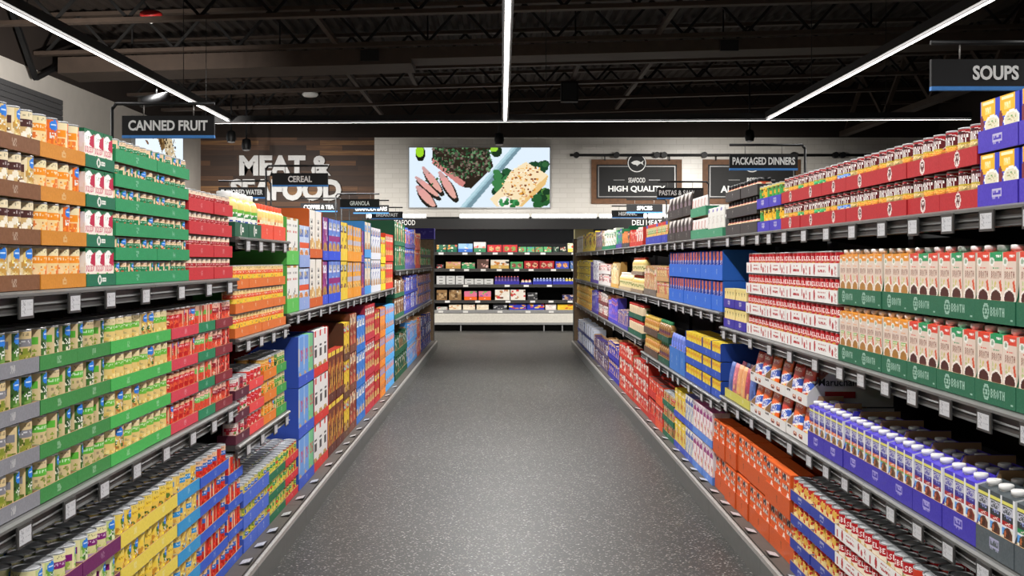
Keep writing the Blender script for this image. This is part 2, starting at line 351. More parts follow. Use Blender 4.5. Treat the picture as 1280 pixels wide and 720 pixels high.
m = MB(); n = m.lathe([(.11, 0), (.13, .03), (.13, .07), (.1, .09)], 16, (0, 0, 0)); m.cap(n, 16, 3, (0, 0, 0)); link('base', m.mesh('base', [M_RED]), r); m = MB(); m.tube((0, 0, .091), (0, -.35, .14), .015); link('ceiling_mount', m.mesh('mount', [M_JDARK]), r)
m = MB(); m.lathe([(.001, -.06), (.04, -.04), (.045, 0)], 12, (0, 0, 0)); link('lens', m.mesh('lens', [M_WHITE]), r)
r = empty('ceiling_access_point', 'small white disc unit hanging below the roof joists', 'ceiling unit', (-3.3, 20, 4.26))
m = MB(); n = m.lathe([(.001, -.03), (.11, -.03), (.14, 0), (.13, .03)], 18, (0, 0, 0)); link('cover', m.mesh('cover', [M_WHITE]), r)
m = MB(); m.tube((.05, 0, .02), (.05, 0, .2), .012); m.tube((-.05, 0, .02), (-.05, 0, .2), .012); link('hanger_frame', m.mesh('h', [M_BLACK]), r)
m = MB(); m.box(.97, 1.25, 18.9, 19.1, 4.0, 4.32); r = empty('ceiling_speaker', 'black box speaker hanging right of the middle lamp', 'speaker'); link('cabinet', m.mesh('cab', [M_JDARK]), r)
m = MB(); m.box(1.0, 1.22, 18.885, 18.9, 4.03, 4.29); link('grille', m.mesh('grille', [M_BLACK]), r)

# ------------------------------------------------------------------ back wall
BS = F / BW
def bx(px): return (px - CX) / BS
def bz(py): return H + (CY - py) / BS
r = empty('wall_lettering', 'large white raised meat and seafood letters on the plank wall', 'wall letters', (bx(357), BW, bz(251)))
o = link('upper_line', text_mesh('MEAT &', 114 / BS, 25.5 / BS, .06, .05), r, (bx(357) - bx(357), -.01, bz(220) - bz(251)))
o.data.materials[0] = M_LETTER
o = link('lower_line', text_mesh('SEAFOOD', 138 / BS, 27 / BS, .06, .05), r, (bx(358) - bx(357), -.01, 0)); o.data.materials[0] = M_LETTER
# lit picture of meat
cv = Cv(176, 76, (214, 228, 240))
cv.poly([(.36, 1), (.44, 1), (.80, 0), (.73, 0)], (150, 184, 196)); cv.poly([(.40, 1), (.44, 1), (.80, 0), (.77, 0)], (112, 140, 152)); cv.poly([(.36, 1), (.385, 1), (.75, 0), (.73, 0)], (176, 206, 216))
cv.ell(.08, .1, .035, .13, (24, 26, 20)); cv.ell(.075, .07, .03, .09, (150, 205, 40)); cv.ell(.62, .06, .04, .1, (30, 50, 30)); cv.ell(.6, .02, .03, .05, (150, 205, 60))
cv.poly([(.17, 0), (.56, 0), (.6, .32), (.44, .68), (.38, .66), (.16, .22)], (44, 36, 28)); cv.poly([(.17, .18), (.4, .58), (.38, .66), (.35, .62), (.16, .26)], (196, 128, 122))
rn = random.Random(4)
for i in range(420):
    u, v = rn.uniform(.17, .58), rn.uniform(0, .5)
    if v < .1 + (.6 - abs(u - .42) * 1.4) * .8 and u > .17: cv.ell(u, v, rn.uniform(.004, .011), rn.uniform(.01, .03), rn.choice([(40, 78, 48), (66, 108, 70), (88, 78, 70), (120, 104, 92), (30, 44, 30), (104, 140, 100), (58, 44, 38)]))
for (a, b, c, d, w) in ((.1, .34, .22, .72, .035), (.05, .5, .2, .8, .03), (.06, .66, .17, .96, .042), (.22, .42, .32, .82, .04)):
    for t in np.linspace(0, 1, 26):
        x, y = a + (c - a) * t, b + (d - b) * t; ww = w * math.sin(.5 + 2.1 * t); cv.ell(x + .012, y + .06, ww, ww * 1.9, (40, 36, 30))
    for t in np.linspace(0, 1, 26):
        x, y = a + (c - a) * t, b + (d - b) * t; ww = w * math.sin(.5 + 2.1 * t); cv.ell(x, y, ww * .72, ww * 1.4, (216 - 20 * (t < .3), 150 + 14 * t, 150))
cv.blobs(.6, .4, .7, .78, [(38, 84, 50), (28, 60, 40), (60, 120, 70)], 22, .03, 2, 2); cv.blobs(.86, .25, .97, .42, [(30, 66, 42), (50, 96, 56)], 12, .028, 5, 2); cv.blobs(.9, .7, .99, .97, [(30, 60, 36), (84, 130, 60), (40, 90, 50)], 18, .03, 9, 2)
cv.poly([(.83, .24), (.99, .46), (.97, .62), (.8, .99), (.62, .99), (.575, .86), (.66, .66), (.72, .4)], (236, 216, 178)); cv.poly([(.99, .46), (.97, .62), (.8, .99), (.78, .99), (.92, .6)], (222, 184, 120))
for i in range(170):
    u, v = rn.uniform(.66, .93), rn.uniform(.3, .9)
    if abs((u - .8) * .9 + (v - .6) * .32) < .14: cv.ell(u, v, rn.uniform(.003, .012), rn.uniform(.006, .02), rn.choice([(216, 150, 60), (190, 110, 50), (120, 60, 30), (246, 232, 206), (230, 190, 120)]))
cv.ell(.68, .92, .05, .1, (240, 236, 232)); cv.blobs(.65, .86, .7, .96, [(70, 150, 90), (46, 110, 60)], 8, .016, 8, 2); cv.blobs(.73, .9, .77, .99, [(70, 150, 90), (46, 110, 60)], 8, .018, 3, 2); cv.blobs(.1, .2, .36, .75, [(40, 70, 44), (60, 100, 60)], 14, .008, 14, 2)
def screen_mat(name, es):
    m, nt, b = newmat(name); a = nt.nodes.new('ShaderNodeAttribute'); a.attribute_name = 'Col'
    e = nt.nodes.new('ShaderNodeEmission'); e.inputs['Strength'].default_value = es; nt.links.new(a.outputs['Color'], e.inputs['Color']); nt.links.new(e.outputs[0], nt.nodes['Material Output'].inputs['Surface']); return m
M_SCREEN = screen_mat('lit_picture', 1.15)
r = empty('lit_display', 'wide lit picture of sliced steak and grilled fillet on white tile wall', 'lit picture', (bx(599.5), BW - .08, bz(259.5)))
w = 175 / BS; h = 74.5 / BS
m = MB(); m.box(-w / 2 - .02, w / 2 + .02, 0, .08, -.02, h + .02); link('frame', m.mesh('frame', [M_CASEGREY]), r)
m = MB(); m.grid((-w / 2, -.004, 0), (w, 0, 0), (0, 0, h), cv.a); link('picture', m.mesh('picture', [M_SCREEN]), r)
# framed boards
def board(px0, px1, py0, py1, label, small, big, bigw, bigx, fish):
    cxp = (px0 + px1) / 2; r = empty('framed_board', label, 'sign board', (bx(cxp), BW - .05, bz(py1))); w = (px1 - px0) / BS; h = (py1 - py0) / BS; b = 6.5 / BS
    m = MB(); m.box(-w / 2, w / 2, .0, .05, 0, h); link('frame', m.mesh('frame', [M_FRAME]), r)
    m = MB(); m.box(-w / 2 + b, w / 2 - b, -.012, -.001, b, h - b); link('black_panel', m.mesh('panel', [M_BOARD]), r)
    m = MB(); t = .018; e = b + .03
    for a in ((-w / 2 + e, w / 2 - e, e, e + t), (-w / 2 + e, w / 2 - e, h - e - t, h - e), (-w / 2 + e, -w / 2 + e + t, e + t, h - e - t), (w / 2 - e - t, w / 2 - e, e + t, h - e - t)): m.box(a[0], a[1], -.017, -.013, a[2], a[3])
    link('white_border', m.mesh('border', [M_CASEGREY]), r)
    link('small_lettering', text_mesh(small, len(small) * 3 / BS, 6 / BS, .004, .01), r, (0, -.014, h - 29 / BS))
    link('large_lettering', text_mesh(big, bigw / BS, 8.5 / BS, .004, .03), r, (bigx / BS, -.014, h - 41.5 / BS))
    for s in (-1, 1):
        m = MB(); m.box(*sorted((s * 15 / BS, s * 29 / BS)), -.017, -.014, h - 26.2 / BS, h - 25.4 / BS); link('rule_line', m.mesh('rule_line', [M_CASEGREY]), r)
    m = MB(); n = 28; R = 11.8 / BS; cz = h - 4.6 / BS
    ring = [(math.cos(2 * PI * i / n), math.sin(2 * PI * i / n)) for i in range(n)]
    m.face([(R * a, -.024, cz + R * c) for a, c in ring]); 
    for i in range(n): a, c = ring[i]; a2, c2 = ring[(i + 1) % n]; m.face([(R * a2, -.024, cz + R * c2), (R * a, -.024, cz + R * c), (R * a, 0, cz + R * c), (R * a2, 0, cz + R * c2)])
    e = link('round_emblem', m.mesh('emblem', [M_BOARD]), r)
    m = MB()
    for i in range(n): a, c = ring[i]; a2, c2 = ring[(i + 1) % n]; m.face([(R * .97 * a, -.028, cz + R * .97 * c), (R * .97 * a2, -.028, cz + R * .97 * c2), (R * .88 * a2, -.028, cz + R * .88 * c2), (R * .88 * a, -.028, cz + R * .88 * c)][::-1])
    link('emblem_ring', m.mesh('ring', [M_WHITE]), e)
    if fish:
        P = [(-.62, .02), (-.3, .22), (.0, .26), (.22, .2), (.42, .06), (.72, .28), (.62, 0), (.72, -.26), (.42, -.04), (.2, -.18), (.02, -.34), (-.06, -.2), (-.35, -.16)]
        m = MB(); m.face([(R * a, -.03, cz + R * c) for a, c in P][::-1]); m.face([(R * a, -.025, cz + R * c) for a, c in P]); link('fish_symbol', m.mesh('fish', [M_WHITE]), e)
board(739, 852, 199.5, 255, 'brown framed black seafood high quality board with fish emblem', 'SEAFOOD', 'HIGH QUALITY', 71, 0, True)
board(878, 1000, 199.5, 255, 'brown framed black beef board partly behind packaged dinners sign', 'BEEF', 'ALL', 20, -29, False)
board(1019, 1135, 199.5, 255, 'brown framed black board mostly hidden behind stacked red soup cans', 'PORK'[:0] or 'BEEF', 'ALL', 20, -29, False) if False else None
r = empty('display_rail', 'black pipe rail with round fittings above the framed boards', 'rail', (bx(712), BW - .12, bz(194.5)))
m = MB(); m.tube((0, 0, 0), (bx(1100) - bx(712), 0, 0), .028, 8); link('pipe', m.mesh('pipe', [M_BLACK]), r)
for px in (720, 770, 820, 829, 879, 990, 1042, 1051):
    m = MB(); m.tube((bx(px) - bx(712), -.06, 0), (bx(px) - bx(712), .06, 0), .062, 14); link('round_fitting', m.mesh('fitting', [M_BLACK]), r)
for px in (755.5, 836, 894): 
    m = MB(); m.tube((bx(px) - bx(712), .03, 0), (bx(px) - bx(712), .03, -.11), .012); link('hook', m.mesh('hook', [M_BLACK]), r)
# left wall: slat panel and lit picture
r = empty('slat_panel', 'dark grey horizontal slat panel on the left wall', 'slat panel', (-6.175, 9.5, 2.9))
m = MB(); m.box(0, .03, 0, 6.7, 0, .74); link('wall_mount', m.mesh('backing', [M_BLACK]), r)
for i in range(10):
    m = MB(); m.box(.032, .05, 0, 6.7, i * .074 + .004, i * .074 + .07); link('slat', m.mesh('slat', [plain('slat_grey', (84, 84, 86), .5) if i == 0 else bpy.data.materials['slat_grey']]), r)
cv = Cv(60, 34, (226, 238, 246)); cv.blobs(.2, .2, .34, .5, [(150, 110, 60), (110, 74, 40)], 8, .03, 3); cv.poly([(.42, 0), (.56, 0), (.66, .3), (.52, .62), (.44, .3)], (110, 84, 52)); cv.poly([(.56, .0), (.72, .1), (.86, .8), (.6, .75)], (196, 176, 140))
cv.blobs(.58, .1, .84, .7, [(40, 36, 34), (220, 214, 200), (90, 70, 50)], 40, .014, 6, 2); cv.blobs(.42, 0, .64, .4, [(70, 48, 26), (150, 120, 76), (196, 160, 110)], 24, .02, 7, 2)
r = empty('lit_display', 'small lit food picture on the left wall behind the canned fruit sign', 'lit picture', (-6.195, 19.4, 3.05))
m = MB(); m.box(0, .06, 0, 2.95, 0, .78); link('frame', m.mesh('frame', [M_CASEGREY]), r)
m = MB(); m.grid((.064, .03, .03), (0, 2.89, 0), (0, 0, .72), cv.a); link('picture', m.mesh('picture', [M_SCREEN]), r)

# ------------------------------------------------------------------ aisle signs
def sign(side, Y, txt, label, xl=None, w=.44, cap=.05, chw=.0315):
    xl = xl if xl is not None else (-1.81 if side == 'L' else 1.475); cxs = xl + w / 2
    r = empty('aisle_sign', label, 'aisle sign', (cxs, Y, 1.985), group='aisle category signs')
    m = MB(); m.box(-w / 2, w / 2, 0, .018, .014, .107); link('board', m.mesh('board', [M_BOARD]), r)
    m = MB(); m.box(-w / 2, w / 2, -.002, .02, 0, .0135); link('blue_strip', m.mesh('strip', [M_BLUE]), r)
    link('lettering', text_mesh(txt, min(len(txt) * chw, w * .92), cap, .002, .03), r, (0, -.001, .035))
    b = empty('sign_bracket', label.replace('sign', 'sign bracket', 1).replace('black', 'thin black tube', 1), 'sign bracket', (cxs, Y + .01, 1.985), group='aisle sign brackets')
    s = -1 if (side == 'L') else 1
    if side == 'L2': s = 1
    xp = s * (w / 2 + .05); m = MB(); r0 = .0085
    m.tube((xp, 0, -.62), (xp, 0, .145), r0); m.tube((xp, 0, .14), (xp - s * .02, 0, .165), r0); link('post', m.mesh('post', [M_BLACK]), b)
    m = MB(); m.tube((xp - s * .018, 0, .165), (-s * w / 2, 0, .165), r0); link('arm', m.mesh('arm', [M_BLACK]), b)
    for q in (-.27, .27):
        m = MB(); m.tube((q * w, 0, .158), (q * w, 0, .108), .003, 5); link('hook', m.mesh('hook', [M_RAIL]), b)
sign('L', 5.53, 'CANNED FRUIT', 'black canned fruit sign hanging over the left shelves')
sign('L', 9.15, 'CEREAL', 'black cereal sign before the plank wall letters')
sign('L', 13.0, 'GRANOLA', 'black granola sign in front of the granola bars one')
sign('L', 14.4, 'GRANOLA BARS', 'black granola bars sign half hidden behind granola sign', xl=-1.84, chw=.033)
sign('L', 16.3, 'BREAKFAST', 'black breakfast sign beside the bright case light', xl=-1.83, chw=.034)
sign('L2', 10.9, 'FLAVORED WATER', 'black water sign facing the next aisle behind the juice jugs', xl=-2.66, chw=.028)
sign('L2', 13.9, 'COFFEE & TEA', 'black tea sign facing the next aisle behind the cereal', xl=-2.41, chw=.03)
sign('R', 3.98, 'SOUPS', 'black soups sign hanging at the upper right')
sign('R', 7.5, 'PACKAGED DINNERS', 'black packaged dinners sign over the right shelves', chw=.026)
sign('R', 11.0, 'PASTAS & SAUCES', 'black pastas and sauces sign below seafood board', chw=.027)
sign('R', 14.2, 'SPICES', 'black spices sign in front of the hispanic one', xl=1.53)
sign('R', 15.9, 'HISPANIC', 'black hispanic sign half hidden behind spices sign', xl=1.51)

# ------------------------------------------------------------------ chilled case at the end
CYF = 23.07; CS = F / CYF
def kx(px, Y=CYF): return (px - CX) * Y / F
def kz(py, Y=CYF): return H + (CY - py) * Y / F
r = empty('chilled_case', 'long black open chilled case along the back wall under the lit picture', 'chilled case', (0, CYF, 0))
x0, x1 = -2.75, 5.2
def part(nm, bxs, mat, par=None):
    m = MB()
    for b in bxs: m.box(*b)
    return link(nm, m.mesh(nm, [mat]), par if par is not None else r)
part('kick_plate', [(x0, x1, .1, .7, 0, .12)], M_JDARK); part('bumper', [(x0, x1, -.03, .02, .13, .165)], M_CASEGREY)
for px in (576, 680, 703): part('leg', [(kx(px) - .012, kx(px) + .012, -.01, .09, 0, .13)], M_CASEGREY)
part('front_panel', [(x0, x1, -.01, .7, .17, .36)], M_CASEWHITE); part('deck', [(x0, x1, -.02, .7, .362, .42)], M_CASEGREY)
part('back_panel', [(x0, x1, .7, .8, 0, 2.3)], M_VOID); part('canopy', [(x0, x1, 0, .7, 2.03, 2.24)], M_BLACK)
for X in (x0, x1): part('end_wall', [(X - .03, X, 0, .8, 0, 2.26)], M_BLACK)
CSH = [1.545, 1.215, .9, .585]
for z in CSH:
    sh = part('case_shelf', [(x0 + .01, x1 - .01, .12, .69, z, z + .02)], M_DARK); part('shelf_lip', [(x0 + .01, x1 - .01, .09, .118, z - .03, z + .03)], M_SHELF, sh)
la = bpy.data.lights.new('canopy_lamp', 'AREA'); la.shape = 'RECTANGLE'; la.size = 7.6; la.size_y = .05; la.energy = 38; la.color = (.97, .98, 1)
o = link('canopy_lamp', la, r, ((x0 + x1) / 2, .05, 2.02)); o.rotation_euler = (math.radians(22), 0, 0)
for tx, px0, w in (('SEAFOOD', 492, 27), ('DELI MEAT', 790, 37)):
    link('lettering', text_mesh(tx, w * CYF / F, 6.5 * CYF / F, .003, .014), r, (kx(px0 + w / 2), -.005, kz(281.5)))
for k, (a, b) in enumerate(((-2.7, -1.5), (-.84, .55), (.6, 1.9), (1.95, 3.2), (3.25, 4.5))):
    q = empty('case_light', f"white tube light on the case canopy, {['leftmost', 'below the lit picture', 'below the seafood board', 'behind the spices sign', 'rightmost'][k]}", 'case light', (0, CYF + .1, 2.24), group='lights on the chilled case')
    part('holder', [(a, b, -.04, .06, .001, .03)], M_CASEGREY, q); part('tube', [(a + .01, b - .01, -.06, .0, .031, .085)], M_LED2, q)
# ================================================================== gondolas and shelves
def side_pt(side, u, v, z): return (LX - v, u, z) if side == 'L' else (RX + v, u, z)
def side_rz(side): return PI / 2 if side == 'L' else -PI / 2
# local frame of everything on a shelf: x runs along the aisle, y into the shelf, z up; the front faces -y
BAYS = {'L': [1.3, 2.52, 3.72, 4.92, 6.11, 7.33, 8.55, 9.77, 10.99, 12.25, 13.5, 14.8, 16.1, 17.4, 18.7],
        'R': [1.3, 2.55, 3.80, 5.05, 6.30, 7.5, 8.7, 9.88, 11.1, 12.3, 13.55, 14.8, 16.1, 17.4, 18.7]}
KERB = {'L': -1.03, 'R': 1.125}
DECKZ = .118
nth = ['nearest', 'second', 'third', 'fourth', 'fifth', 'sixth', 'seventh', 'eighth', 'ninth', 'tenth', 'eleventh', 'twelfth', 'thirteenth', 'fourteenth', 'fifteenth', 'sixteenth']
def clampx(side, b): return abs(KERB[side]) - abs(LX if side == 'L' else RX)
SPINE = .62
for sd in 'LR':
    word = {'L': 'left', 'R': 'right'}[sd]
    kv = abs(KERB[sd]) - abs(LX if sd == 'L' else RX)   # negative: sticks out into the aisle
    for i in range(len(BAYS[sd]) - 1):
        a, b = BAYS[sd][i], BAYS[sd][i + 1]; w = b - a
        r = empty('gondola_bay', f"grey base bay of the {word} shelf run, {nth[i]} counted from the camera", 'shelf unit', side_pt(sd, (a + b) / 2, 0, 0), side_rz(sd), f'base bays of the {word} run')
        def bpart(nm, boxes, mat, mi=0, par=None):
            m = MB()
            for q in boxes: m.box(*q)
            return link(nm, m.mesh(nm, [mat]), par or r)
        h = w / 2 - .0015
        bpart('kick_panel', [(-h, h, kv, kv + .02, 0, .1)], M_KERB)
        m = MB(); m.prism([(kv + .002, .1), (kv + .03, .1), (kv + .03, .108), (kv + .018, .118), (kv + .006, .114)], -h, h, (0, 0, 0)); link('rail', m.mesh('rail', [M_RAIL]), r)
        bpart('deck', [(-h, h, kv + .032, SPINE - .01, .07, DECKZ - .004)], M_DECK)
        far = (sd == 'L' and a > 12) or (sd == 'R' and a > 9.8)
        bpart('back_panel', [(-h, h, SPINE, SPINE + .03, .02, 1.62)], M_DARK)
        bpart('upright', [(-h, -h + .03, SPINE - .03, SPINE - .001, .02, 1.66)], M_DARK)
def shelf(sd, a, b, z, label, v0=.02, stop=.575):
    r = empty('gondola_shelf', label, 'shelf', side_pt(sd, (a + b) / 2, 0, z), side_rz(sd), 'gondola shelves')
    h = (b - a) / 2 - .001
    m = MB(); m.box(-h, h, .0, stop, -.022, 0); link('shelf_board', m.mesh('board', [M_SHELF]), r)
    m = MB(); m.prism([(-.02, -.012), (-.001, -.014), (-.001, .0), (-.012, .0), (-.02, -.005)], -h, h, (0, 0, 0)); link('lip', m.mesh('lip', [M_LIP]), r)
    m = MB(); m.prism([(-.016, -.052), (-.001, -.054), (-.001, -.0142), (-.009, -.0142), (-.009, -.03), (-.013, -.034), (-.009, -.038), (-.009, -.048)], -h, h, (0, 0, 0)); link('price_channel', m.mesh('channel', [M_SHELF]), r)
    for s in (-1, 1):
        m = MB(); m.prism([(.04, -.026), (.55, -.09), (stop - .01, -.09), (stop - .01, -.023), (.04, -.023)], s * (h - .012) - .004, s * (h - .012) + .004, (0, 0, 0)); link('bracket', m.mesh('bracket', [M_DARK]), r)
SHN = {}
def shelves(sd, i0, i1, zs, names):
    for z, nm in zip(zs, names):
        for j, i in enumerate(range(i0, i1)):
            lab = f"dark grey metal shelf with light lip, {nm}" + ('' if i1 - i0 == 1 else f", {nth[j]} length")
            shelf(sd, BAYS[sd][i], BAYS[sd][i + 1], z, lab)
shelves('L', 0, 3, (1.328, .801), ('left top shelf', 'left middle shelf'))
shelves('L', 3, 4, (1.503, 1.067, .614), ('left juice shelf', 'left peach shelf', 'left third shelf'))
shelves('L', 4, 9, (1.12,), ('left cereal shelf',))
shelves('L', 9, 14, (1.3, .775), ('far left upper shelf', 'far left lower shelf'))
shelves('R', 0, 4, (1.534, 1.046, .672), ('soup shelf', 'broth shelf', 'noodle shelf'))
shelves('R', 4, 7, (1.534, 1.12, .635), ('jar shelf', 'spaghetti shelf', 'sauce shelf'))
shelves('R', 7, 14, (1.53, 1.115, .73), ('far right top shelf', 'far right second shelf', 'far right third shelf'))
for sd, nm in (('L', 'left'), ('R', 'right')):
    r = empty('end_panel', f"brown laminate end panel closing the far end of the {nm} run", 'end panel', side_pt(sd, 18.72, 0, 0), side_rz(sd))
    m = MB(); x = (0, .04) if sd == 'L' else (-.04, 0)
    m.box(x[0], x[1], -.03, SPINE, 0, 1.74); link('panel', m.mesh('panel', [M_PANEL]), r)
    m = MB(); m.box(x[0] - .003, x[1] + .003, -.045, -.031, 0, 1.75); link('edge_trim', m.mesh('trim', [M_KERB]), r)

# ================================================================== goods
def hexc(c): return c
KRAFT = (176, 140, 100)
class Item: pass
def mk(name, cat, desc, w, d, h, variants, yaws=((0, ''),), lid=None, jit=2.0):
    it = Item(); it.name = name; it.cat = cat; it.desc = desc; it.w = w; it.d = d; it.h = h; it.v = variants; it.y = yaws; it.lid = lid; it.jit = jit; return it
GREY = (150, 150, 150)
def can_mesh(cv, r, h, name, gloss=False, lidded=False):
    a = cv.a; NV, NU = a.shape[:2]; m = MB()
    prof = [(r * .96, 0), (r, .003)] + [(r, .003 + (h - .008) * (j + 1) / NV) for j in range(NV)]
    n = m.lathe(prof, NU, [GREY] + [a[NV - 1 - j] for j in range(NV)]); m.cap(n, NU, 0, GREY); m.f[-1] = m.f[-1][::-1]
    n = m.lathe([(r, h - .005), (r * .955, h - .0045), (r * .955, h - .003), (r * .99, h - .003), (r * .99, h), (r * .94, h), (r * .92, h - .004)], NU, GREY, mi=1)
    m.cap(n, NU, 6, GREY, 1)
    if lidded: del m.f[-1], m.c[-1], m.m[-1], m.sm[-1]
    return m.mesh(name, [M_GLOSS if gloss else M_PRINT, M_LID])
_lid = {}
def lid_mesh(r, h):
    k = (round(r, 4), round(h, 4))
    if k not in _lid:
        m = MB(); n = m.lathe([(r * .92, h - .004), (r * .8, h - .0035), (r * .77, h - .002), (r * .6, h - .003), (r * .57, h - .002), (r * .3, h - .0025)], 24, GREY); m.cap(n, 24, 5, GREY)
        _lid[k] = m.mesh('lid', [M_LID])
    return _lid[k]
def tube_tab(r, h): pass
def can(name, desc, cvs, r=.0365, h=.107, yaws=None, lidded=False, cat='can', gloss=False):
    cvs = cvs if isinstance(cvs, list) else [(cvs, '')]
    return mk(name, cat, desc, 2 * r, 2 * r, h, [(can_mesh(c, r, h, name, gloss, lidded), vd) for c, vd in cvs], yaws or ((0, ''), (0, ''), (-14, ''), (98, 'picture out'), (72, 'picture out'), (88, 'picture out')), [('lid', lid_mesh(r, h), None)] if lidded else None, 14)
def canart(bg, band, food, foodbg, photo, photobg, top=None, bot=None, badge=True, seed=1, script=(250, 250, 250), y0=.2, y1=.37):
    c = Cv(60, 26, bg); dim = tuple(int(x * .74) for x in bg); scr = tuple(int(band[i] * .35 + script[i] * .65) for i in range(3))
    for a, b in ((0, .24), (.76, 1)):
        c.rect(a, 0, b, 1, photobg); c.blobs(a + .02, .2, b - .02, .8, photo, 16, .032, seed + 3 + int(a), 2.6)
        c.blobs(a + .02, .2, b - .02, .8, [tuple(min(255, int(x * 1.2)) for x in photo[0]), tuple(int(x * .7) for x in photo[1])], 10, .014, seed + 5, 2.6)
    c.rect(.27, y1, .73, 1, foodbg); c.blobs(.29, y1 + .08, .71, .8, food, 16, .036, seed, 2.3); c.blobs(.29, y1 + .1, .71, .8, [tuple(min(255, int(x * 1.15)) for x in food[0]), tuple(int(x * .75) for x in food[-1])], 10, .015, seed + 2, 2.3)
    c.rect(.27, y0, .73, y1, band); c.dots(.34, y0 + .04, .66, y1 - .04, scr, .45, seed)
    c.dots(.38, .05, .62, y0 - .06, dim, .35, seed + 9)
    if badge:
        for x in (.13, .87): c.ell(x, .15, .07, .14, (44, 122, 214)); c.dots(x - .045, .12, x + .045, .17, (200, 220, 244), .7); c.dots(x - .06, .36, x + .06, .52, (226, 226, 220), .35, seed); c.rect(x - .05, .72, x + .06, .8, (226, 226, 220))
    if top: c.rect(0, 0, 1, .08, top)
    if bot: c.rect(0, .6, 1, 1, bot)
    return c
def box_item(name, desc, fcv, w, d, h, side, top, cat='box', back=None, gloss=False, child=None, vs=None):
    vs = vs or [(fcv, '')]; V = []
    for f, vd in vs:
        m = MB(); sa = side.a if hasattr(side, 'a') else None
        m.box(-w / 2, w / 2, 0, d, 0, h, side if sa is None else (200, 200, 200), front=f.a, top=top.a if hasattr(top, 'a') else top, left=sa, right=sa); V.append((m.mesh(name, [M_GLOSS if gloss else M_PRINT]), vd))
    it = mk(name, cat, desc, w, d, h, V, ((0, ''),), child); it.front0 = True; return it
def lathe_item(name, desc, prof, cvs, capprof=None, capcol=(230, 230, 230), cat='bottle', base=(230, 225, 210), v0=None, seg=24, yaws=None, gloss=True):
    # prof [(r, z, colour or None)]: None takes the next rows of the canvas
    V = []; cvs = cvs if isinstance(cvs, list) else [(cvs, '')]
    for cv, vd in cvs:
        P = []; C = []; a = cv.a; NV = a.shape[0]
        for k, (r, z, c) in enumerate(prof):
            if c is None and k > 0:
                r0, z0 = P[-1]
                for j in range(NV): P.append((r0 + (r - r0) * (j + 1) / NV, z0 + (z - z0) * (j + 1) / NV)); C.append(a[NV - 1 - j])
            else:
                P.append((r, z))
                if k > 0: C.append(c)
        m = MB(); n = m.lathe(P, a.shape[1], C); m.cap(n, a.shape[1], 0, C[0]); m.f[-1] = m.f[-1][::-1]; m.cap(n, a.shape[1], len(P) - 1, C[-1])
        V.append((m.mesh(name, [M_GLOSS if gloss else M_PRINT]), vd))
    ch = None; h = prof[-1][1]
    if capprof:
        m = MB(); n = m.lathe(capprof, 14, capcol); m.cap(n, 14, len(capprof) - 1, capcol); ch = [('cap', m.mesh('cap', [M_GLOSS]), None)]; h = capprof[-1][1]
    R = max(p[0] for p in prof); it = mk(name, cat, desc, 2 * R, 2 * R, h, V, yaws or ((0, ''),), ch, 10); return it
def pouch_item(name, desc, cvs, w, h, t, cat='packet', lean=0, gloss=True):
    V = []
    for cv, vd in cvs:
        a = cv.a; hh, ww = a.shape[:2]; m = MB()
        for sgn in (-1, 1):
            n = len(m.v)
            for j in range(hh + 1):
                for i in range(ww + 1):
                    u = i / ww; v = j / hh; b = (max(0, math.sin(PI * u)) ** .5) * (max(0, math.sin(PI * v)) ** .45) * t / 2 + .0006
                    z = v * h; pinch = 1 - .05 * math.sin(PI * v); m.v.append(((u - .5) * w * pinch, t / 2 + sgn * b + math.tan(math.radians(lean)) * z, z))
            for j in range(hh):
                for i in range(ww):
                    k = n + j * (ww + 1) + i; q = (k, k + 1, k + ww + 2, k + ww + 1); m.f.append(q if sgn < 0 else q[::-1]); m.c.append(tuple(a[hh - 1 - j, i])); m.m.append(0); m.sm.append(True)
        V.append((m.mesh(name, [M_GLOSS if gloss else M_PRINT]), vd))
    return mk(name, cat, desc, w, t + math.tan(math.radians(abs(lean))) * h, h, V, ((0, ''),))

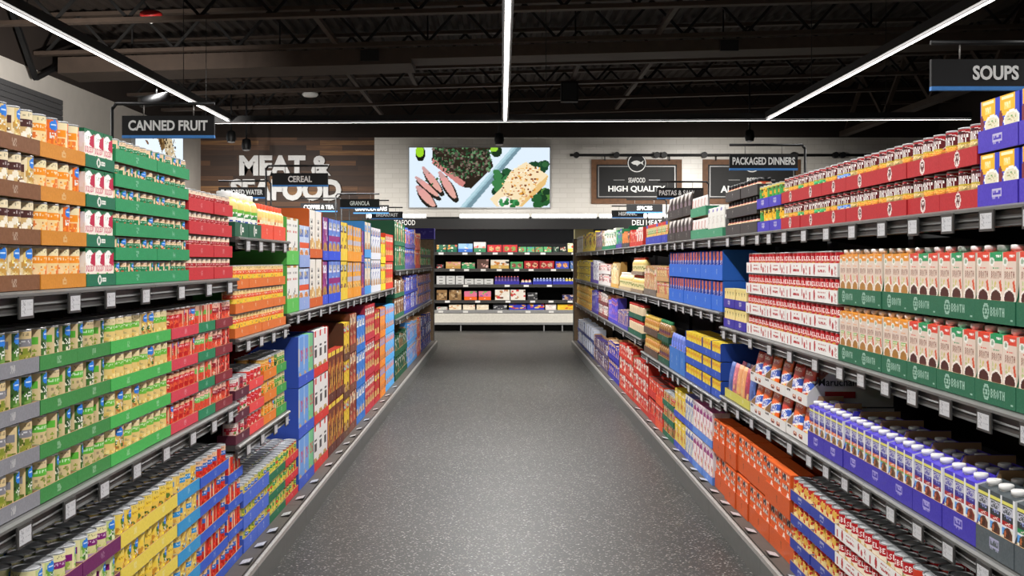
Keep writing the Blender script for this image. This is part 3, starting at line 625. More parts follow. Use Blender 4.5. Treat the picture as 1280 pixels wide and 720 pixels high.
# trays ------------------------------------------------------------
_tr = {}
def logo(c, w, seed=2, col=(235, 232, 225), kind='script', fh=.04):
    n = max(10, int(w / .0045)); rows = max(8, int(fh / .0046)); cv = Cv(n, rows, c).grain(5, seed)
    if kind == 'script':
        k = n // 2; rn = random.Random(seed)
        lite = tuple(int(c[i] * .6 + col[i] * .4) for i in range(3))
        for j in range(max(1, rows // 2 - 2), min(rows - 1, rows // 2 + 2)):
            for i in range(k - 3, k + 3):
                if rn.random() < .7: cv.a[j, i] = lite
    elif kind == 'broth':
        n = 56; rows = 13; cv = Cv(n, rows, c).grain(4, seed); k = n // 2 - 15; col = tuple(int(c[i] * .3 + col[i] * .7) for i in range(3))
        cv.ell((k + 3.5) / n, .5, 4.2 / n, .36, col); cv.ell((k + 3.5) / n, .5, 3.1 / n, .24, c); cv.a[5:8, k + 2:k + 5] = col; cv.a[6, k + 2] = c; cv.text(k + 10, 4, 'BROTH', col)
        cv.a[10, n - 6:n - 3] = col
    elif kind == 'eco':
        n = max(24, n); rows = 9; cv = Cv(n, rows, c).grain(4, seed); k = n // 2 - 5
        cv.ell((k + 1.5) / n, .5, 3.2 / n, .42, col); cv.ell((k + 1.5) / n, .5, 1.9 / n, .24, c); cv.a[3:6, k + 6:k + 13] = col; cv.a[4, k + 7:k + 13:2] = c
    elif kind == 'pill':
        k = n // 2; col = tuple(int(c[i] * .3 + col[i] * .7) for i in range(3)); cv.rect((k - 6) / n, .25, (k + 6) / n, .6, col); cv.rect((k - 5) / n, .34, (k + 5) / n, .52, c); cv.dots((k - 4) / n, .36, (k + 4) / n, .5, col, .6, seed); cv.dots((k - 5) / n, .68, (k + 5) / n, .76, col, .5, seed)
    elif kind == 'emblem':
        rows = 10; cv = Cv(n, rows, c).grain(6, seed); k = n / 2
        cv.ell(k / n, .5, 4.2 / n, .46, (226, 214, 208)); cv.ell(k / n, .42, 3 / n, .24, (90, 34, 34)); cv.dots((k - 2) / n, .3, (k + 2) / n, .5, (226, 214, 208), .5, seed); cv.dots((k - 2) / n, .62, (k + 2) / n, .82, (120, 60, 56), .5, seed)
    elif kind == 'tomato':
        rows = 10; cv = Cv(n, rows, c).grain(4, seed); R_ = (176, 40, 44)
        cv.rect(.06, .3, .1, .9, R_); cv.ell(.24, .5, .03, .4, R_); cv.dots(.38, .2, .62, .35, R_, .6, seed); cv.dots(.36, .5, .64, .75, R_, .75, seed + 1); cv.ell(.75, .4, .022, .3, R_); cv.ell(.84, .65, .03, .25, R_); cv.dots(.92, .2, .97, .9, R_, .5, 3)
    elif kind == 'noodle':
        rows = 10; cv = Cv(n, rows, c).grain(4, seed); cv.dots(.06, .16, .24, .3, (70, 60, 60), .8, seed)
        for x in (.42, .68): cv.ell(x, .6, .085, .24, (170, 56, 44)); cv.ell(x, .55, .05, .12, (236, 200, 170)); cv.ell(x, .7, .05, .08, (90, 50, 40))
    elif kind == 'letters':
        k = n // 2; col = tuple(int(c[i] * .4 + col[i] * .6) for i in range(3)); cv.dots((k - 2) / n, .3, (k + 2) / n, .5, col, .75, seed); cv.dots((k - 2) / n, .55, (k + 2) / n, .72, col, .5, seed)
    return cv
def tray_mesh(w, d, fh, c, style, full, kind, inner=KRAFT, seed=2, lcol=(235, 232, 225), wall=None):
    m = MB(); t = .003; cv = logo(c, w, seed, lcol, kind, fh).a
    m.box(-w / 2, w / 2, 0, t, 0, fh, c, front=cv, top=inner)
    dk = tuple(int(x * .93) for x in c)
    if style == 'low': poly = [(t, 0), (d, 0), (d, fh), (t, fh)]; bh = fh
    elif style == 'tall': poly = [(t, 0), (d, 0), (d, full), (d * .3, full), (t + .004, fh + .012), (t, fh)]; bh = full * .6
    elif style == 'shelfcase': poly = [(0, 0), (d, 0), (d, full), (.012, full), (0, full - .006)]; bh = full
    elif style == 'cut': poly = [(t, 0), (d, 0), (d, .03), (d * .32, full), (t, full)]; bh = .03
    elif style == 'cutfront': poly = [(t, 0), (d, 0), (d, full), (d * .75, full), (t, fh)]; bh = full
    for s in (-1, 1):
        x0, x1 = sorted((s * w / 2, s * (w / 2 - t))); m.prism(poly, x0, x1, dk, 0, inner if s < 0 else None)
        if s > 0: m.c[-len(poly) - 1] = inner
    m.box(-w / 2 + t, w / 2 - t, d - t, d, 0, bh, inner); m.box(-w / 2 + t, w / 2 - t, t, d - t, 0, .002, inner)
    if style == 'tall':                                 # kraft corner standing up behind the goods
        pass
    return m.mesh('tray', [M_PRINT])
usedlab = {}
def uniq(lab):
    usedlab[lab] = usedlab.get(lab, 0) + 1
    return lab
_pt = {}
def price_tag(sd, u, z, label, flat=False):
    if flat:
        kv = abs(KERB[sd]) - abs(LX if sd == 'L' else RX)
        r = empty('price_tag', label, 'price tag', side_pt(sd, u, kv + .034, DECKZ + .004), side_rz(sd), 'price tags on the base rails')
    else: r = empty('price_tag', label, 'price tag', side_pt(sd, u, -.0215, z - .012), side_rz(sd), 'price tags on the shelf lips')
    key = flat
    if key not in _pt:
        m = MB()
        if flat: m.prism([(0, 0), (.05, -.012), (.05, -.008), (0, .004)], -.04, .04, (70, 70, 70))
        else: m.box(-.042, .042, -.004, 0, -.052, 0, (88, 88, 86))
        hold = m.mesh('holder', [M_SHELF]); cv = Cv(24, 14, (196, 196, 198)); cv.dots(.08, .12, .4, .9, (150, 150, 154), .4, 2); cv.dots(.5, .2, .92, .42, (170, 170, 174), .5, 3); cv.dots(.5, .6, .92, .68, (160, 160, 164), .5, 3)
        m = MB()
        if flat: m.grid((-.036, .003, .0052), (.072, 0, 0), (0, .042, -.0101), cv.a)
        else: m.grid((-.034, -.0048, -.046), (.068, 0, 0), (0, 0, .038), cv.a)
        _pt[key] = (hold, m.mesh('paper', [M_PRINT]))
    link('holder', _pt[key][0], r); link('paper_label', _pt[key][1], r)
LAY = {1: ['only'], 2: ['bottom', 'top'], 3: ['bottom', 'middle', 'top'], 4: ['bottom', 'second', 'third', 'top'], 5: ['bottom', 'second', 'third', 'fourth', 'top'], 6: ['bottom', 'second', 'third', 'fourth', 'fifth', 'top']}
RN = random.Random(11)
def put(sd, it, vi, u, v, z, label, group, yaw=0, sx=1, sz=1, lids=True, rz=0):
    o = bpy.data.objects.new(it.name, it.v[vi][0]); COL.objects.link(o)
    o.location = side_pt(sd, u, v, z); base = side_rz(sd)
    turn = -yaw if sd == 'L' else yaw
    o.rotation_euler = (0, 0, base + math.radians(turn) + rz); o.scale = (sx, sx if it.jit > 5 else 1, sz)
    tag(o, uniq(label), it.cat, group)
    if it.lid and lids:
        for nm, me, _ in it.lid: link(nm, me, o)
    return o
def col(sd, u0, u1, z, layers, pitch, it, n, tray, tname, sname, rows=1, fh=.037, style='low', kind='script', depth=None, lcol=(235, 232, 225), dv=0.0, tag_=True, yaw0=None, tdesc=None, mids=None, full=None, inner=KRAFT, jitv=.004, toprows=None, vpick=None, clear=.0):
    """One column of stacked trays: layers high, n goods across the front of every tray, rows goods deep in the top one."""
    gap = .003; W = u1 - u0 - gap; cyl = not getattr(it, 'front0', False) and it.jit > 5
    step = (W - .008) / n; sx = min(1, (step - .0006) / it.w); sz = min(1, (pitch - .006) / it.h) if layers > 1 else 1
    sy = sx if cyl else 1
    for k in range(layers):
        zz = z + k * pitch; jv = RN.uniform(0, jitv) + dv
        lname = LAY[layers][k]; where = f"{lname} layer, {sname}" if layers > 1 else sname
        fullh = full if full else it.h * sz + .01
        if layers > 1: fullh = min(fullh, pitch - .002)
        dep = depth or max(.08, ((toprows or rows) if k == layers - 1 else rows) * (it.d * sy + .0016) + .012)
        if tray is not None:
            key = (round(W, 3), round(dep, 3), fh, tray, style, round(fullh, 3), kind, inner)
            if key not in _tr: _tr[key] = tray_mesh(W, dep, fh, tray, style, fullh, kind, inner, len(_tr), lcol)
            nm = 'display_case' if style in ('cut', 'shelfcase', 'cutfront') else 'carton_tray'
            o = bpy.data.objects.new(nm, _tr[key]); COL.objects.link(o); o.location = side_pt(sd, (u0 + u1) / 2, jv, zz); o.rotation_euler = (0, 0, side_rz(sd))
            tag(o, uniq(f"{tdesc or (tname + ' of ' + it.desc + ('es' if it.desc[-1] in 'xh' else 's'))}, {where}"), 'tray' if nm == 'carton_tray' else 'display case', f"card {tname}s, {sname}")
        R = (toprows or rows) if k == layers - 1 else rows
        for q in range(R):
            for i in range(n):
                vi = RN.randrange(len(it.v)) if vpick is None else vpick(i, k, q)
                ya, yd = it.y[RN.randrange(len(it.y))]
                vd = it.v[vi][1] or yd
                bv = .0045 + jv + (q * (it.d * sy + .0015)); bu = u0 + gap / 2 + .004 + (i + .5) * step
                yj = RN.uniform(-1, 1) * it.jit
                row = '' if q == 0 else {1: ' second row', 2: ' third row', 3: ' fourth row', 4: ' fifth row', 5: ' sixth row', 6: ' seventh row'}[q] + ','
                wh = where if q < rows else sname
                lab = f"{it.desc}, {nth[i]} in{row} {tname}, {wh}" if n > 1 else f"{it.desc} in{row} {tname}, {wh}"
                if vd and len(lab.replace('-', ' ').split()) + len(vd.split()) <= 16: lab = f"{it.desc} {vd}" + lab[len(it.desc):]
                v = bv + it.d * sy / 2 if cyl else bv
                y_ = (38 + ya + yj) if cyl else yj * .5
                if cyl and yaw0 is not None: y_ = yaw0 + ya + yj
                put(sd, it, vi, bu, v + RN.uniform(0, .0008), zz + .0025, lab, f"{it.desc}{'es' if it.desc[-1] in 'xh' else 's'}, {sname}", y_ if cyl else 0, sx, sz * (RN.uniform(.84, 1) if getattr(it, 'vary', False) and k == layers - 1 else 1), True, 0 if cyl else math.radians(RN.uniform(-.6, .6)) * min(1, .1 / it.w))
    if tag_:
        if z < .2: price_tag(sd, (u0 + u1) / 2, z, uniq(f"white price tag on the base rail below {tname}, {sname}"), True)
        else: price_tag(sd, (u0 + u1) / 2, z, uniq(f"white price tag on the lip below {tname}, {sname}"))
# ================================================================== the goods themselves
Z0 = DECKZ - .003
CREAM = (232, 216, 180)
potato = can('potato_can', 'cream potato can', canart(CREAM, (74, 40, 38), [(238, 230, 210), (246, 240, 226), (196, 150, 92), (120, 84, 50)], (206, 176, 120), [(224, 196, 120), (240, 222, 170), (196, 150, 70)], (214, 188, 128), seed=3))
carrot = can('carrot_can', 'orange carrot can', canart((234, 220, 176), (238, 146, 34), [(236, 150, 60), (240, 214, 166), (226, 120, 50)], (236, 206, 150), [(230, 110, 34), (240, 140, 50), (210, 84, 30)], (222, 104, 36), seed=8))
fruit = can('fruit_can', 'small green fruit can', canart((238, 206, 170), (36, 128, 80), [(40, 130, 84), (240, 236, 226), (214, 70, 50)], (44, 132, 86), [(52, 138, 90), (222, 80, 56), (240, 200, 160)], (44, 128, 84), bot=(206, 66, 48), seed=5), .033, .066)
redfruit = can('red_fruit_can', 'red fruit can', canart((236, 214, 190), (168, 44, 50), [(238, 228, 216), (190, 60, 60), (70, 130, 70)], (232, 216, 200), [(70, 130, 70), (236, 214, 190), (180, 50, 56)], (226, 206, 180), badge=False, seed=6), .036, .078, yaws=((0, ''), (30, '')))
cv = Cv(24, 36, (240, 228, 218)); cv.rect(0, 0, 1, .14, (26, 104, 66)).ell(.4, .26, .42, .2, (246, 244, 240)).poly([(.6, .2), (1, .1), (1, .5), (.5, .42)], (190, 34, 72)); cv.text(2, 17, 'DICED', (196, 50, 84)); cv.dots(.05, .63, .9, .66, (214, 120, 140), .5); cv.ell(.28, .69, .1, .035, (90, 180, 60)); cv.dots(.2, .2, .6, .3, (120, 150, 120), .25)
cv2 = Cv(12, 20, (244, 238, 226)); cv2.rect(0, 0, 1, .12, (26, 104, 66)).ell(.7, .3, .3, .22, (250, 248, 244)); cv2.dots(.2, .6, .8, .8, (120, 130, 190), .4); cv2.ell(.3, .9, .14, .05, (90, 180, 60))
diced = box_item('diced_tomato_carton', 'crimson diced tomato carton', cv, .075, .06, .104, cv2, (36, 110, 74), 'carton')
bean = can('bean_can', 'grey banded bean can', canart((214, 190, 142), (128, 126, 132), [(126, 138, 46), (150, 150, 60), (96, 110, 40)], (206, 182, 134), [(70, 116, 46), (40, 76, 30), (110, 150, 70), (226, 226, 210)], (50, 84, 38), seed=11))
pea = can('green_bean_can', 'tan and green bean can', canart((212, 190, 148), (92, 178, 58), [(120, 138, 50), (150, 160, 80), (206, 186, 140)], (208, 186, 140), [(60, 112, 44), (34, 72, 30), (120, 164, 84), (222, 220, 196)], (58, 100, 44), seed=14))
yelbean = can('wax_bean_can', 'tan yellow-bean can', canart((226, 208, 160), (110, 186, 64), [(232, 200, 116), (222, 184, 96), (240, 218, 150)], (226, 196, 124), [(228, 196, 110), (214, 176, 90), (206, 90, 50), (60, 110, 50)], (196, 160, 92), seed=17), yaws=((0, ''), (0, ''), (20, ''), (110, 'picture side out')))
redtom = can('tomato_can', 'red tomato can', canart((226, 176, 140), (206, 42, 48), [(214, 60, 40), (226, 96, 60), (240, 200, 160), (190, 36, 36)], (206, 64, 46), [(210, 56, 40), (226, 90, 60), (70, 120, 50), (240, 190, 150)], (190, 50, 42), top=(120, 60, 40), seed=21))
gretom = can('green_tomato_can', 'green banded tomato can', canart((232, 184, 160), (120, 190, 90), [(214, 62, 46), (230, 100, 70)], (216, 80, 58), [(210, 56, 40), (226, 90, 60), (90, 150, 60)], (206, 70, 50), seed=23, badge=False))
martom = can('maroon_tomato_can', 'maroon banded tomato can', canart((230, 180, 160), (146, 30, 40), [(210, 60, 44), (226, 110, 80), (236, 200, 170)], (200, 66, 50), [(206, 56, 40), (150, 40, 40), (240, 190, 160)], (186, 54, 44), seed=25, badge=False))
lima = can('lima_bean_can', 'purple banded lima can', canart((230, 222, 170), (126, 26, 112), [(150, 170, 80), (200, 206, 130), (110, 140, 60)], (214, 210, 150), [(110, 160, 60), (70, 120, 44), (220, 226, 180)], (196, 206, 140), bot=(190, 150, 180), seed=27), lidded=True)
corn = can('corn_can', 'yellow corn can', canart((232, 204, 96), (238, 204, 70), [(196, 140, 50), (222, 176, 70), (90, 120, 50)], (230, 196, 86), [(236, 196, 60), (210, 160, 50), (80, 120, 40), (230, 226, 214)], (228, 190, 70), seed=31, script=(160, 110, 40)), lidded=True)
bluecorn = can('blue_band_corn_can', 'blue banded corn can', canart((228, 200, 120), (48, 140, 206), [(206, 156, 70), (226, 190, 100)], (226, 190, 100), [(226, 190, 90), (200, 150, 60), (54, 150, 210)], (222, 184, 90), seed=33, badge=False), lidded=True)
bigtom = can('whole_tomato_can', 'blue banded tomato can', canart((228, 186, 150), (58, 104, 186), [(206, 44, 32), (224, 84, 60), (190, 30, 26)], (200, 50, 38), [(206, 44, 32), (226, 90, 60), (60, 120, 50)], (196, 52, 40), seed=35, badge=False), lidded=True)
# juice
cv = Cv(40, 16, (245, 244, 238)); cv.rect(0, 0, 1, .12, (120, 190, 70)); cv.dots(.36, .18, .64, .4, (60, 140, 70), .6, 2); cv.dots(.4, .45, .6, .52, (40, 70, 170), .7, 2); cv.ell(.5, .8, .08, .12, (160, 90, 60)); cv.blobs(0, .3, .28, .5, [(110, 180, 70), (60, 70, 160)], 5, .03, 3); cv.blobs(.72, .3, 1, .5, [(110, 180, 70), (60, 70, 160)], 5, .03, 5)
jug = lathe_item('juice_jug', 'yellow juice jug', [(.05, 0, (236, 222, 170)), (.055, .008, (236, 222, 170)), (.055, .115, None), (.056, .13, (238, 214, 130)), (.046, .158, (240, 216, 130)), (.03, .17, (240, 216, 130))], cv, [(.033, .166), (.034, .168), (.034, .19), (.031, .193)], (244, 244, 242))
cv = Cv(20, 7, (240, 222, 160)); cv.rect(.3, .1, .7, .9, (232, 226, 190)); cv.blobs(.32, .2, .68, .8, [(226, 120, 50), (90, 150, 60), (240, 200, 90)], 7, .06, 4)
cv2 = Cv(20, 7, (240, 190, 120)); cv2.rect(.3, .1, .7, .9, (246, 236, 200)); cv2.blobs(.32, .2, .68, .8, [(196, 60, 40), (240, 160, 60), (110, 160, 70)], 7, .06, 5)
rjuice = lathe_item('juice_bottle', 'coral capped juice bottle', [(.034, 0, (236, 210, 140)), (.037, .006, (236, 210, 140)), (.037, .1, None), (.036, .125, (240, 214, 130)), (.022, .145, (240, 220, 150))], [(cv, ''), (cv2, '')], [(.026, .138), (.026, .163), (.024, .165)], (232, 92, 62))
peach = can('peach_can', 'orange and cream peach can', [(canart((238, 206, 140), (236, 110, 50), [(240, 190, 60), (70, 70, 60), (240, 214, 110)], (238, 196, 80), [(236, 120, 50), (90, 150, 60), (240, 200, 60)], (232, 130, 60), bot=(240, 200, 60), seed=41, badge=False), ''), (canart((240, 210, 150), (234, 90, 60), [(214, 220, 60), (40, 60, 40), (240, 200, 70)], (226, 200, 70), [(80, 150, 60), (236, 120, 50), (60, 60, 40)], (220, 150, 60), bot=(196, 210, 60), seed=43, badge=False), '')], .0365, .101, yaws=((0, ''), (20, '')))
kid1 = can('chili_bean_can', 'cherry patterned can', canart((226, 214, 206), (190, 40, 60), [(190, 40, 50), (236, 226, 216), (90, 130, 60)], (214, 180, 170), [(180, 40, 50), (110, 30, 50)], (150, 60, 70), seed=45, badge=False), .036, .091, lidded=True)
kid2 = can('bright_red_can', 'bright red bean can', canart((226, 70, 60), (206, 30, 50), [(236, 220, 200), (200, 40, 40)], (206, 60, 60), [(200, 40, 50), (236, 210, 190)], (200, 50, 50), top=(236, 230, 226), seed=47, badge=False), .036, .095, lidded=True)
orveg = can('yam_can', 'orange yam can', canart((236, 196, 110), (232, 140, 30), [(230, 130, 40), (240, 200, 80), (90, 140, 60)], (234, 170, 70), [(226, 130, 40), (80, 130, 60)], (226, 140, 50), top=(190, 140, 50), seed=49), .0365, .1, lidded=True)
grveg = can('mixed_vegetable_can', 'mixed vegetable can', canart((222, 208, 160), (84, 160, 60), [(230, 200, 90), (80, 140, 60), (210, 200, 160)], (196, 190, 120), [(60, 120, 50), (30, 60, 30), (230, 200, 80)], (90, 140, 70), seed=51, badge=False), .0365, .1, lidded=True)
yg1 = can('blue_banded_vegetable_can', 'blue banded vegetable can', canart((214, 196, 120), (46, 96, 190), [(226, 206, 70), (110, 160, 60), (240, 226, 110)], (206, 200, 80), [(60, 130, 60), (226, 200, 60)], (150, 170, 70), seed=53, badge=False), .0365, .094, lidded=True)
yg2 = can('pea_can', 'green and yellow pea can', canart((226, 214, 120), (40, 140, 70), [(226, 206, 70), (70, 150, 70), (240, 220, 90)], (206, 200, 70), [(50, 130, 60), (226, 60, 50), (226, 206, 70)], (120, 170, 70), seed=55, badge=False), .035, .094, lidded=True)
yg3 = can('succotash_can', 'yellow succotash can', canart((226, 206, 110), (60, 140, 60), [(226, 196, 60), (200, 50, 50), (80, 140, 60)], (214, 196, 80), [(200, 60, 50), (226, 206, 70), (70, 130, 60)], (196, 170, 70), top=(180, 60, 50), seed=57, badge=False), .035, .094, lidded=True)

# ---- left top shelf
T = 'left top shelf'; zt = 1.3295
col('L', 2.24, 2.545, zt, 4, .1095, potato, 4, (124, 82, 54), 'nearer brown tray', T, tag_=False)
col('L', 2.548, ly(52), zt, 4, .1095, potato, 4, (124, 82, 54), 'farther brown tray', T)
col('L', ly(52), ly(108.5), zt, 4, .1095, carrot, 4, (206, 134, 46), 'orange tray', T)
col('L', ly(108.5), ly(145), zt, 4, .1095, diced, 3, (28, 108, 78), 'dark green tray', T, kind='eco', fh=.034)
col('L', ly(145), ly(197), zt, 6, .0725, fruit, 6, (44, 146, 92), 'nearer green tray', T, fh=.038)
col('L', ly(197), ly(237), zt, 6, .0725, fruit, 6, (44, 146, 92), 'farther green tray', T, fh=.038)
col('L', ly(237), ly(268), zt, 4, .085, redfruit, 5, (196, 46, 54), 'nearer red tray', T, fh=.047)
col('L', ly(268), ly(291), zt, 4, .085, redfruit, 4, (196, 46, 54), 'farther red tray', T, fh=.047)
# ---- left middle shelf
T = 'left middle shelf'; zt = .8025
col('L', 2.533, ly(51), zt, 4, .109, bean, 4, (134, 134, 140), 'grey tray', T, toprows=2)
col('L', ly(51), ly(98), zt, 4, .109, pea, 3, (62, 136, 70), 'nearer dark green tray', T, toprows=2)
col('L', ly(98), ly(139), zt, 4, .109, pea, 3, (62, 136, 70), 'farther dark green tray', T, toprows=2)
col('L', ly(139), ly(181), zt, 4, .109, yelbean, 4, (72, 176, 84), 'nearer light green tray', T, toprows=2)
col('L', ly(181), ly(215), zt, 4, .109, yelbean, 4, (72, 176, 84), 'farther light green tray', T, toprows=2)
col('L', ly(215), ly(249), zt, 4, .109, redtom, 5, (212, 66, 82), 'pinkish red tray', T, toprows=2)
col('L', ly(249), ly(270), zt, 4, .109, gretom, 4, (34, 130, 88), 'teal green tray', T, toprows=2)
col('L', ly(270), ly(291), zt, 4, .109, martom, 4, (134, 42, 52), 'maroon tray', T, toprows=2)
# ---- left base deck
T = 'left base deck'
col('L', 2.818, 3.13, Z0, 5, .107, lima, 4, (110, 36, 92), 'nearer purple tray', T, toprows=3, fh=.042, tag_=False)
col('L', 3.133, ly(151.5), Z0, 5, .107, lima, 4, (110, 36, 92), 'farther purple tray', T, toprows=3, fh=.042, tag_=False)
col('L', ly(151.5), ly(187), Z0, 5, .107, corn, 4, (232, 208, 84), 'nearer yellow tray', T, toprows=3, fh=.044, tag_=False)
col('L', ly(187), ly(223), Z0, 5, .107, corn, 4, (232, 208, 84), 'farther yellow tray', T, toprows=3, fh=.044, tag_=False)
col('L', ly(223), ly(251), Z0, 5, .107, bluecorn, 4, (54, 148, 204), 'light blue tray', T, toprows=3, fh=.044, tag_=False)
col('L', ly(251), ly(286), Z0, 5, .107, bigtom, 6, (56, 92, 196), 'nearer blue tray', T, toprows=3, fh=.04)
col('L', ly(286), ly(304), Z0, 4, .118, bigtom, 4, (56, 92, 196), 'farther blue tray', T, toprows=1, fh=.04)
# ---- left section with juice
T = 'left juice shelf'; zt = 1.5045
col('L', 4.925, 5.19, zt, 1, .2, jug, 2, (34, 92, 68), 'nearer dark green tray', T, kind='eco', fh=.062)
col('L', 5.193, ly(327), zt, 1, .2, jug, 2, (34, 92, 68), 'farther dark green tray', T, kind='eco', fh=.062)
col('L', ly(327), ly(342.5), zt, 1, .17, rjuice, 4, (236, 84, 62), 'nearer coral tray', T, fh=.07, kind='letters')
col('L', ly(342.5), 6.08, zt, 1, .17, rjuice, 4, (236, 84, 62), 'farther coral tray', T, fh=.07, kind='letters')
T = 'left peach shelf'; zt = 1.0685; b = [4.93, 5.2, 5.48, 5.77, 6.08]
for i in range(4): col('L', b[i], b[i + 1], zt, 3, .105, peach, 4, (226, 118, 52), ['first', 'second', 'third', 'fourth'][i] + ' orange tray', T, fh=.042, kind='letters')
T = 'left third shelf'; zt = .6155
col('L', 4.93, 5.205, zt, 3, .095, kid1, 4, (92, 38, 56), 'dark plum tray', T, toprows=1, fh=.04, kind='letters')
col('L', 5.208, 5.52, zt, 3, .1, kid2, 4, (236, 76, 76), 'bright red tray', T, toprows=2, fh=.042, kind='letters')
col('L', 5.523, 5.83, zt, 3, .106, orveg, 4, (232, 128, 44), 'orange tray', T, toprows=2, fh=.046, kind='letters')
col('L', 5.833, 6.11, zt, 3, .107, grveg, 4, (64, 160, 74), 'green tray', T, toprows=2, fh=.044, kind='letters')
T = 'left mid deck'
col('L', 5.09, ly(322), Z0, 3, .1, yg1, 4, (74, 106, 206), 'nearer blue tray', T, toprows=2, fh=.062, kind='letters')
col('L', ly(322), ly(337), Z0, 3, .1, yg1, 4, (74, 106, 206), 'farther blue tray', T, toprows=2, fh=.062, kind='letters')
col('L', ly(337), ly(357.5), Z0, 3, .1, yg2, 6, (24, 112, 72), 'green tray', T, toprows=3, fh=.04, kind='letters')
col('L', ly(357.5), 6.455, Z0, 3, .1, yg3, 5, (214, 46, 54), 'red tray', T, toprows=3, fh=.04, kind='letters')

# ---- cereal
def cereal(name, desc, bg, paint, h=.27, w=.19, side=None, top=None, d=.06):
    cv = Cv(14, 22, bg); paint(cv); return box_item(name, desc, cv, w, d, h, side or bg, top or bg)
def pat(cols, bowl=None, title=None, seed=1, n=20, band=None):
    def f(cv):
        cv.blobs(0, .0, 1, 1, cols, n, .06, seed, 1.0)
        if title: cv.rect(.15, .1, .85, .26, title); cv.dots(.2, .12, .8, .24, tuple(255 - int(x * .6) for x in title), .4, seed)
        if band: cv.rect(0, .42, 1, .56, band)
        if bowl: cv.ell(.5, .74, .4, .16, bowl); cv.blobs(.25, .66, .75, .8, [tuple(int(x * .75) for x in bowl), (226, 190, 140), (176, 110, 60)], 10, .06, seed + 1)
    return f
def white_bowl(cv):
    cv.dots(.2, .03, .8, .07, (190, 140, 60), .7); cv.dots(.2, .3, .8, .36, (200, 90, 80), .6); cv.dots(.2, .18, .8, .22, (110, 110, 110), .4); cv.poly([(.1, .66), (.5, .5), (.55, .54), (.3, .64)], (60, 50, 44)); cv.ell(.5, .78, .42, .15, (214, 170, 116)); cv.blobs(.2, .7, .8, .86, [(170, 110, 66), (230, 200, 150), (120, 70, 40), (236, 222, 200)], 16, .07, 2)
def grain_o(cv):
    for y in (.16, .3, .44): cv.rect(.3, y, .6, y + .09, (90, 84, 78)); cv.rect(.36, y + .02, .52, y + .05, (240, 238, 232))
    cv.poly([(0, .6), (.3, .66), (.5, .55), (1, .7), (1, 1), (0, 1)], (214, 168, 96)); cv.blobs(0, .7, 1, .98, [(236, 210, 150), (180, 120, 60), (244, 226, 180)], 18, .07, 3)
c_green = cereal('cereal_box', 'white bowl cereal box', (236, 234, 228), white_bowl, .25, .2)
c_lblue = cereal('cereal_box', 'pale blue cereal box', (196, 210, 236), pat([(236, 240, 246), (176, 196, 232)], (236, 150, 80), (90, 120, 190), 4, band=(230, 90, 50)), .235, .17)
c_orng = cereal('cereal_box', 'white grain cereal box', (238, 232, 222), grain_o, .285, .2)
c_purp = cereal('cereal_box', 'purple and white cereal box', (140, 40, 120), pat([(226, 210, 226), (110, 30, 110), (190, 90, 170)], (196, 150, 70), (236, 230, 240), 6), .272, .2)
c_blue = cereal('cereal_box', 'purple swirl cereal box', (96, 134, 214), pat([(130, 160, 226), (226, 230, 240), (150, 40, 130)], (206, 160, 60), (226, 226, 240), 7, band=(150, 30, 120)), .272, .19)
c_yel = cereal('cereal_box', 'yellow cereal box', (236, 206, 60), pat([(240, 220, 110), (226, 180, 40), (110, 70, 40)], (110, 60, 60), (90, 60, 50), 8), .272, .18)
c_ora2 = cereal('cereal_box', 'orange cereal box', (240, 168, 50), pat([(240, 190, 90), (176, 170, 190)], (240, 200, 120), (176, 176, 206), 9, band=(190, 186, 200)), .265, .17)
c_pr = cereal('cereal_box', 'purple and red cereal box', (110, 60, 140), pat([(206, 60, 70), (90, 60, 160), (226, 200, 200)], (206, 60, 60), None, 10), .255, .2)
c_sky = cereal('cereal_box', 'sky blue and cream cereal box', (226, 214, 190), pat([(90, 170, 226), (236, 226, 206), (206, 170, 120)], (190, 140, 90), (90, 160, 226), 11), .295, .2)
c_whi = cereal('cereal_box', 'speckled white cereal box', (228, 230, 236), pat([(200, 206, 220), (60, 90, 170), (200, 90, 70), (240, 240, 244)], (196, 170, 140), (60, 90, 180), 12), .28, .19)
c_yel2 = cereal('cereal_box', 'plain yellow cereal box', (240, 212, 40), pat([(244, 226, 90), (220, 180, 30)], (206, 150, 60), (220, 60, 50), 13), .245, .19)
c_red = cereal('cereal_box', 'red cereal box', (214, 60, 46), pat([(226, 90, 60), (190, 40, 40), (90, 150, 70)], (236, 200, 120), (240, 220, 190), 14), .265, .19)
T = 'left cereal shelf'; zt = 1.1215
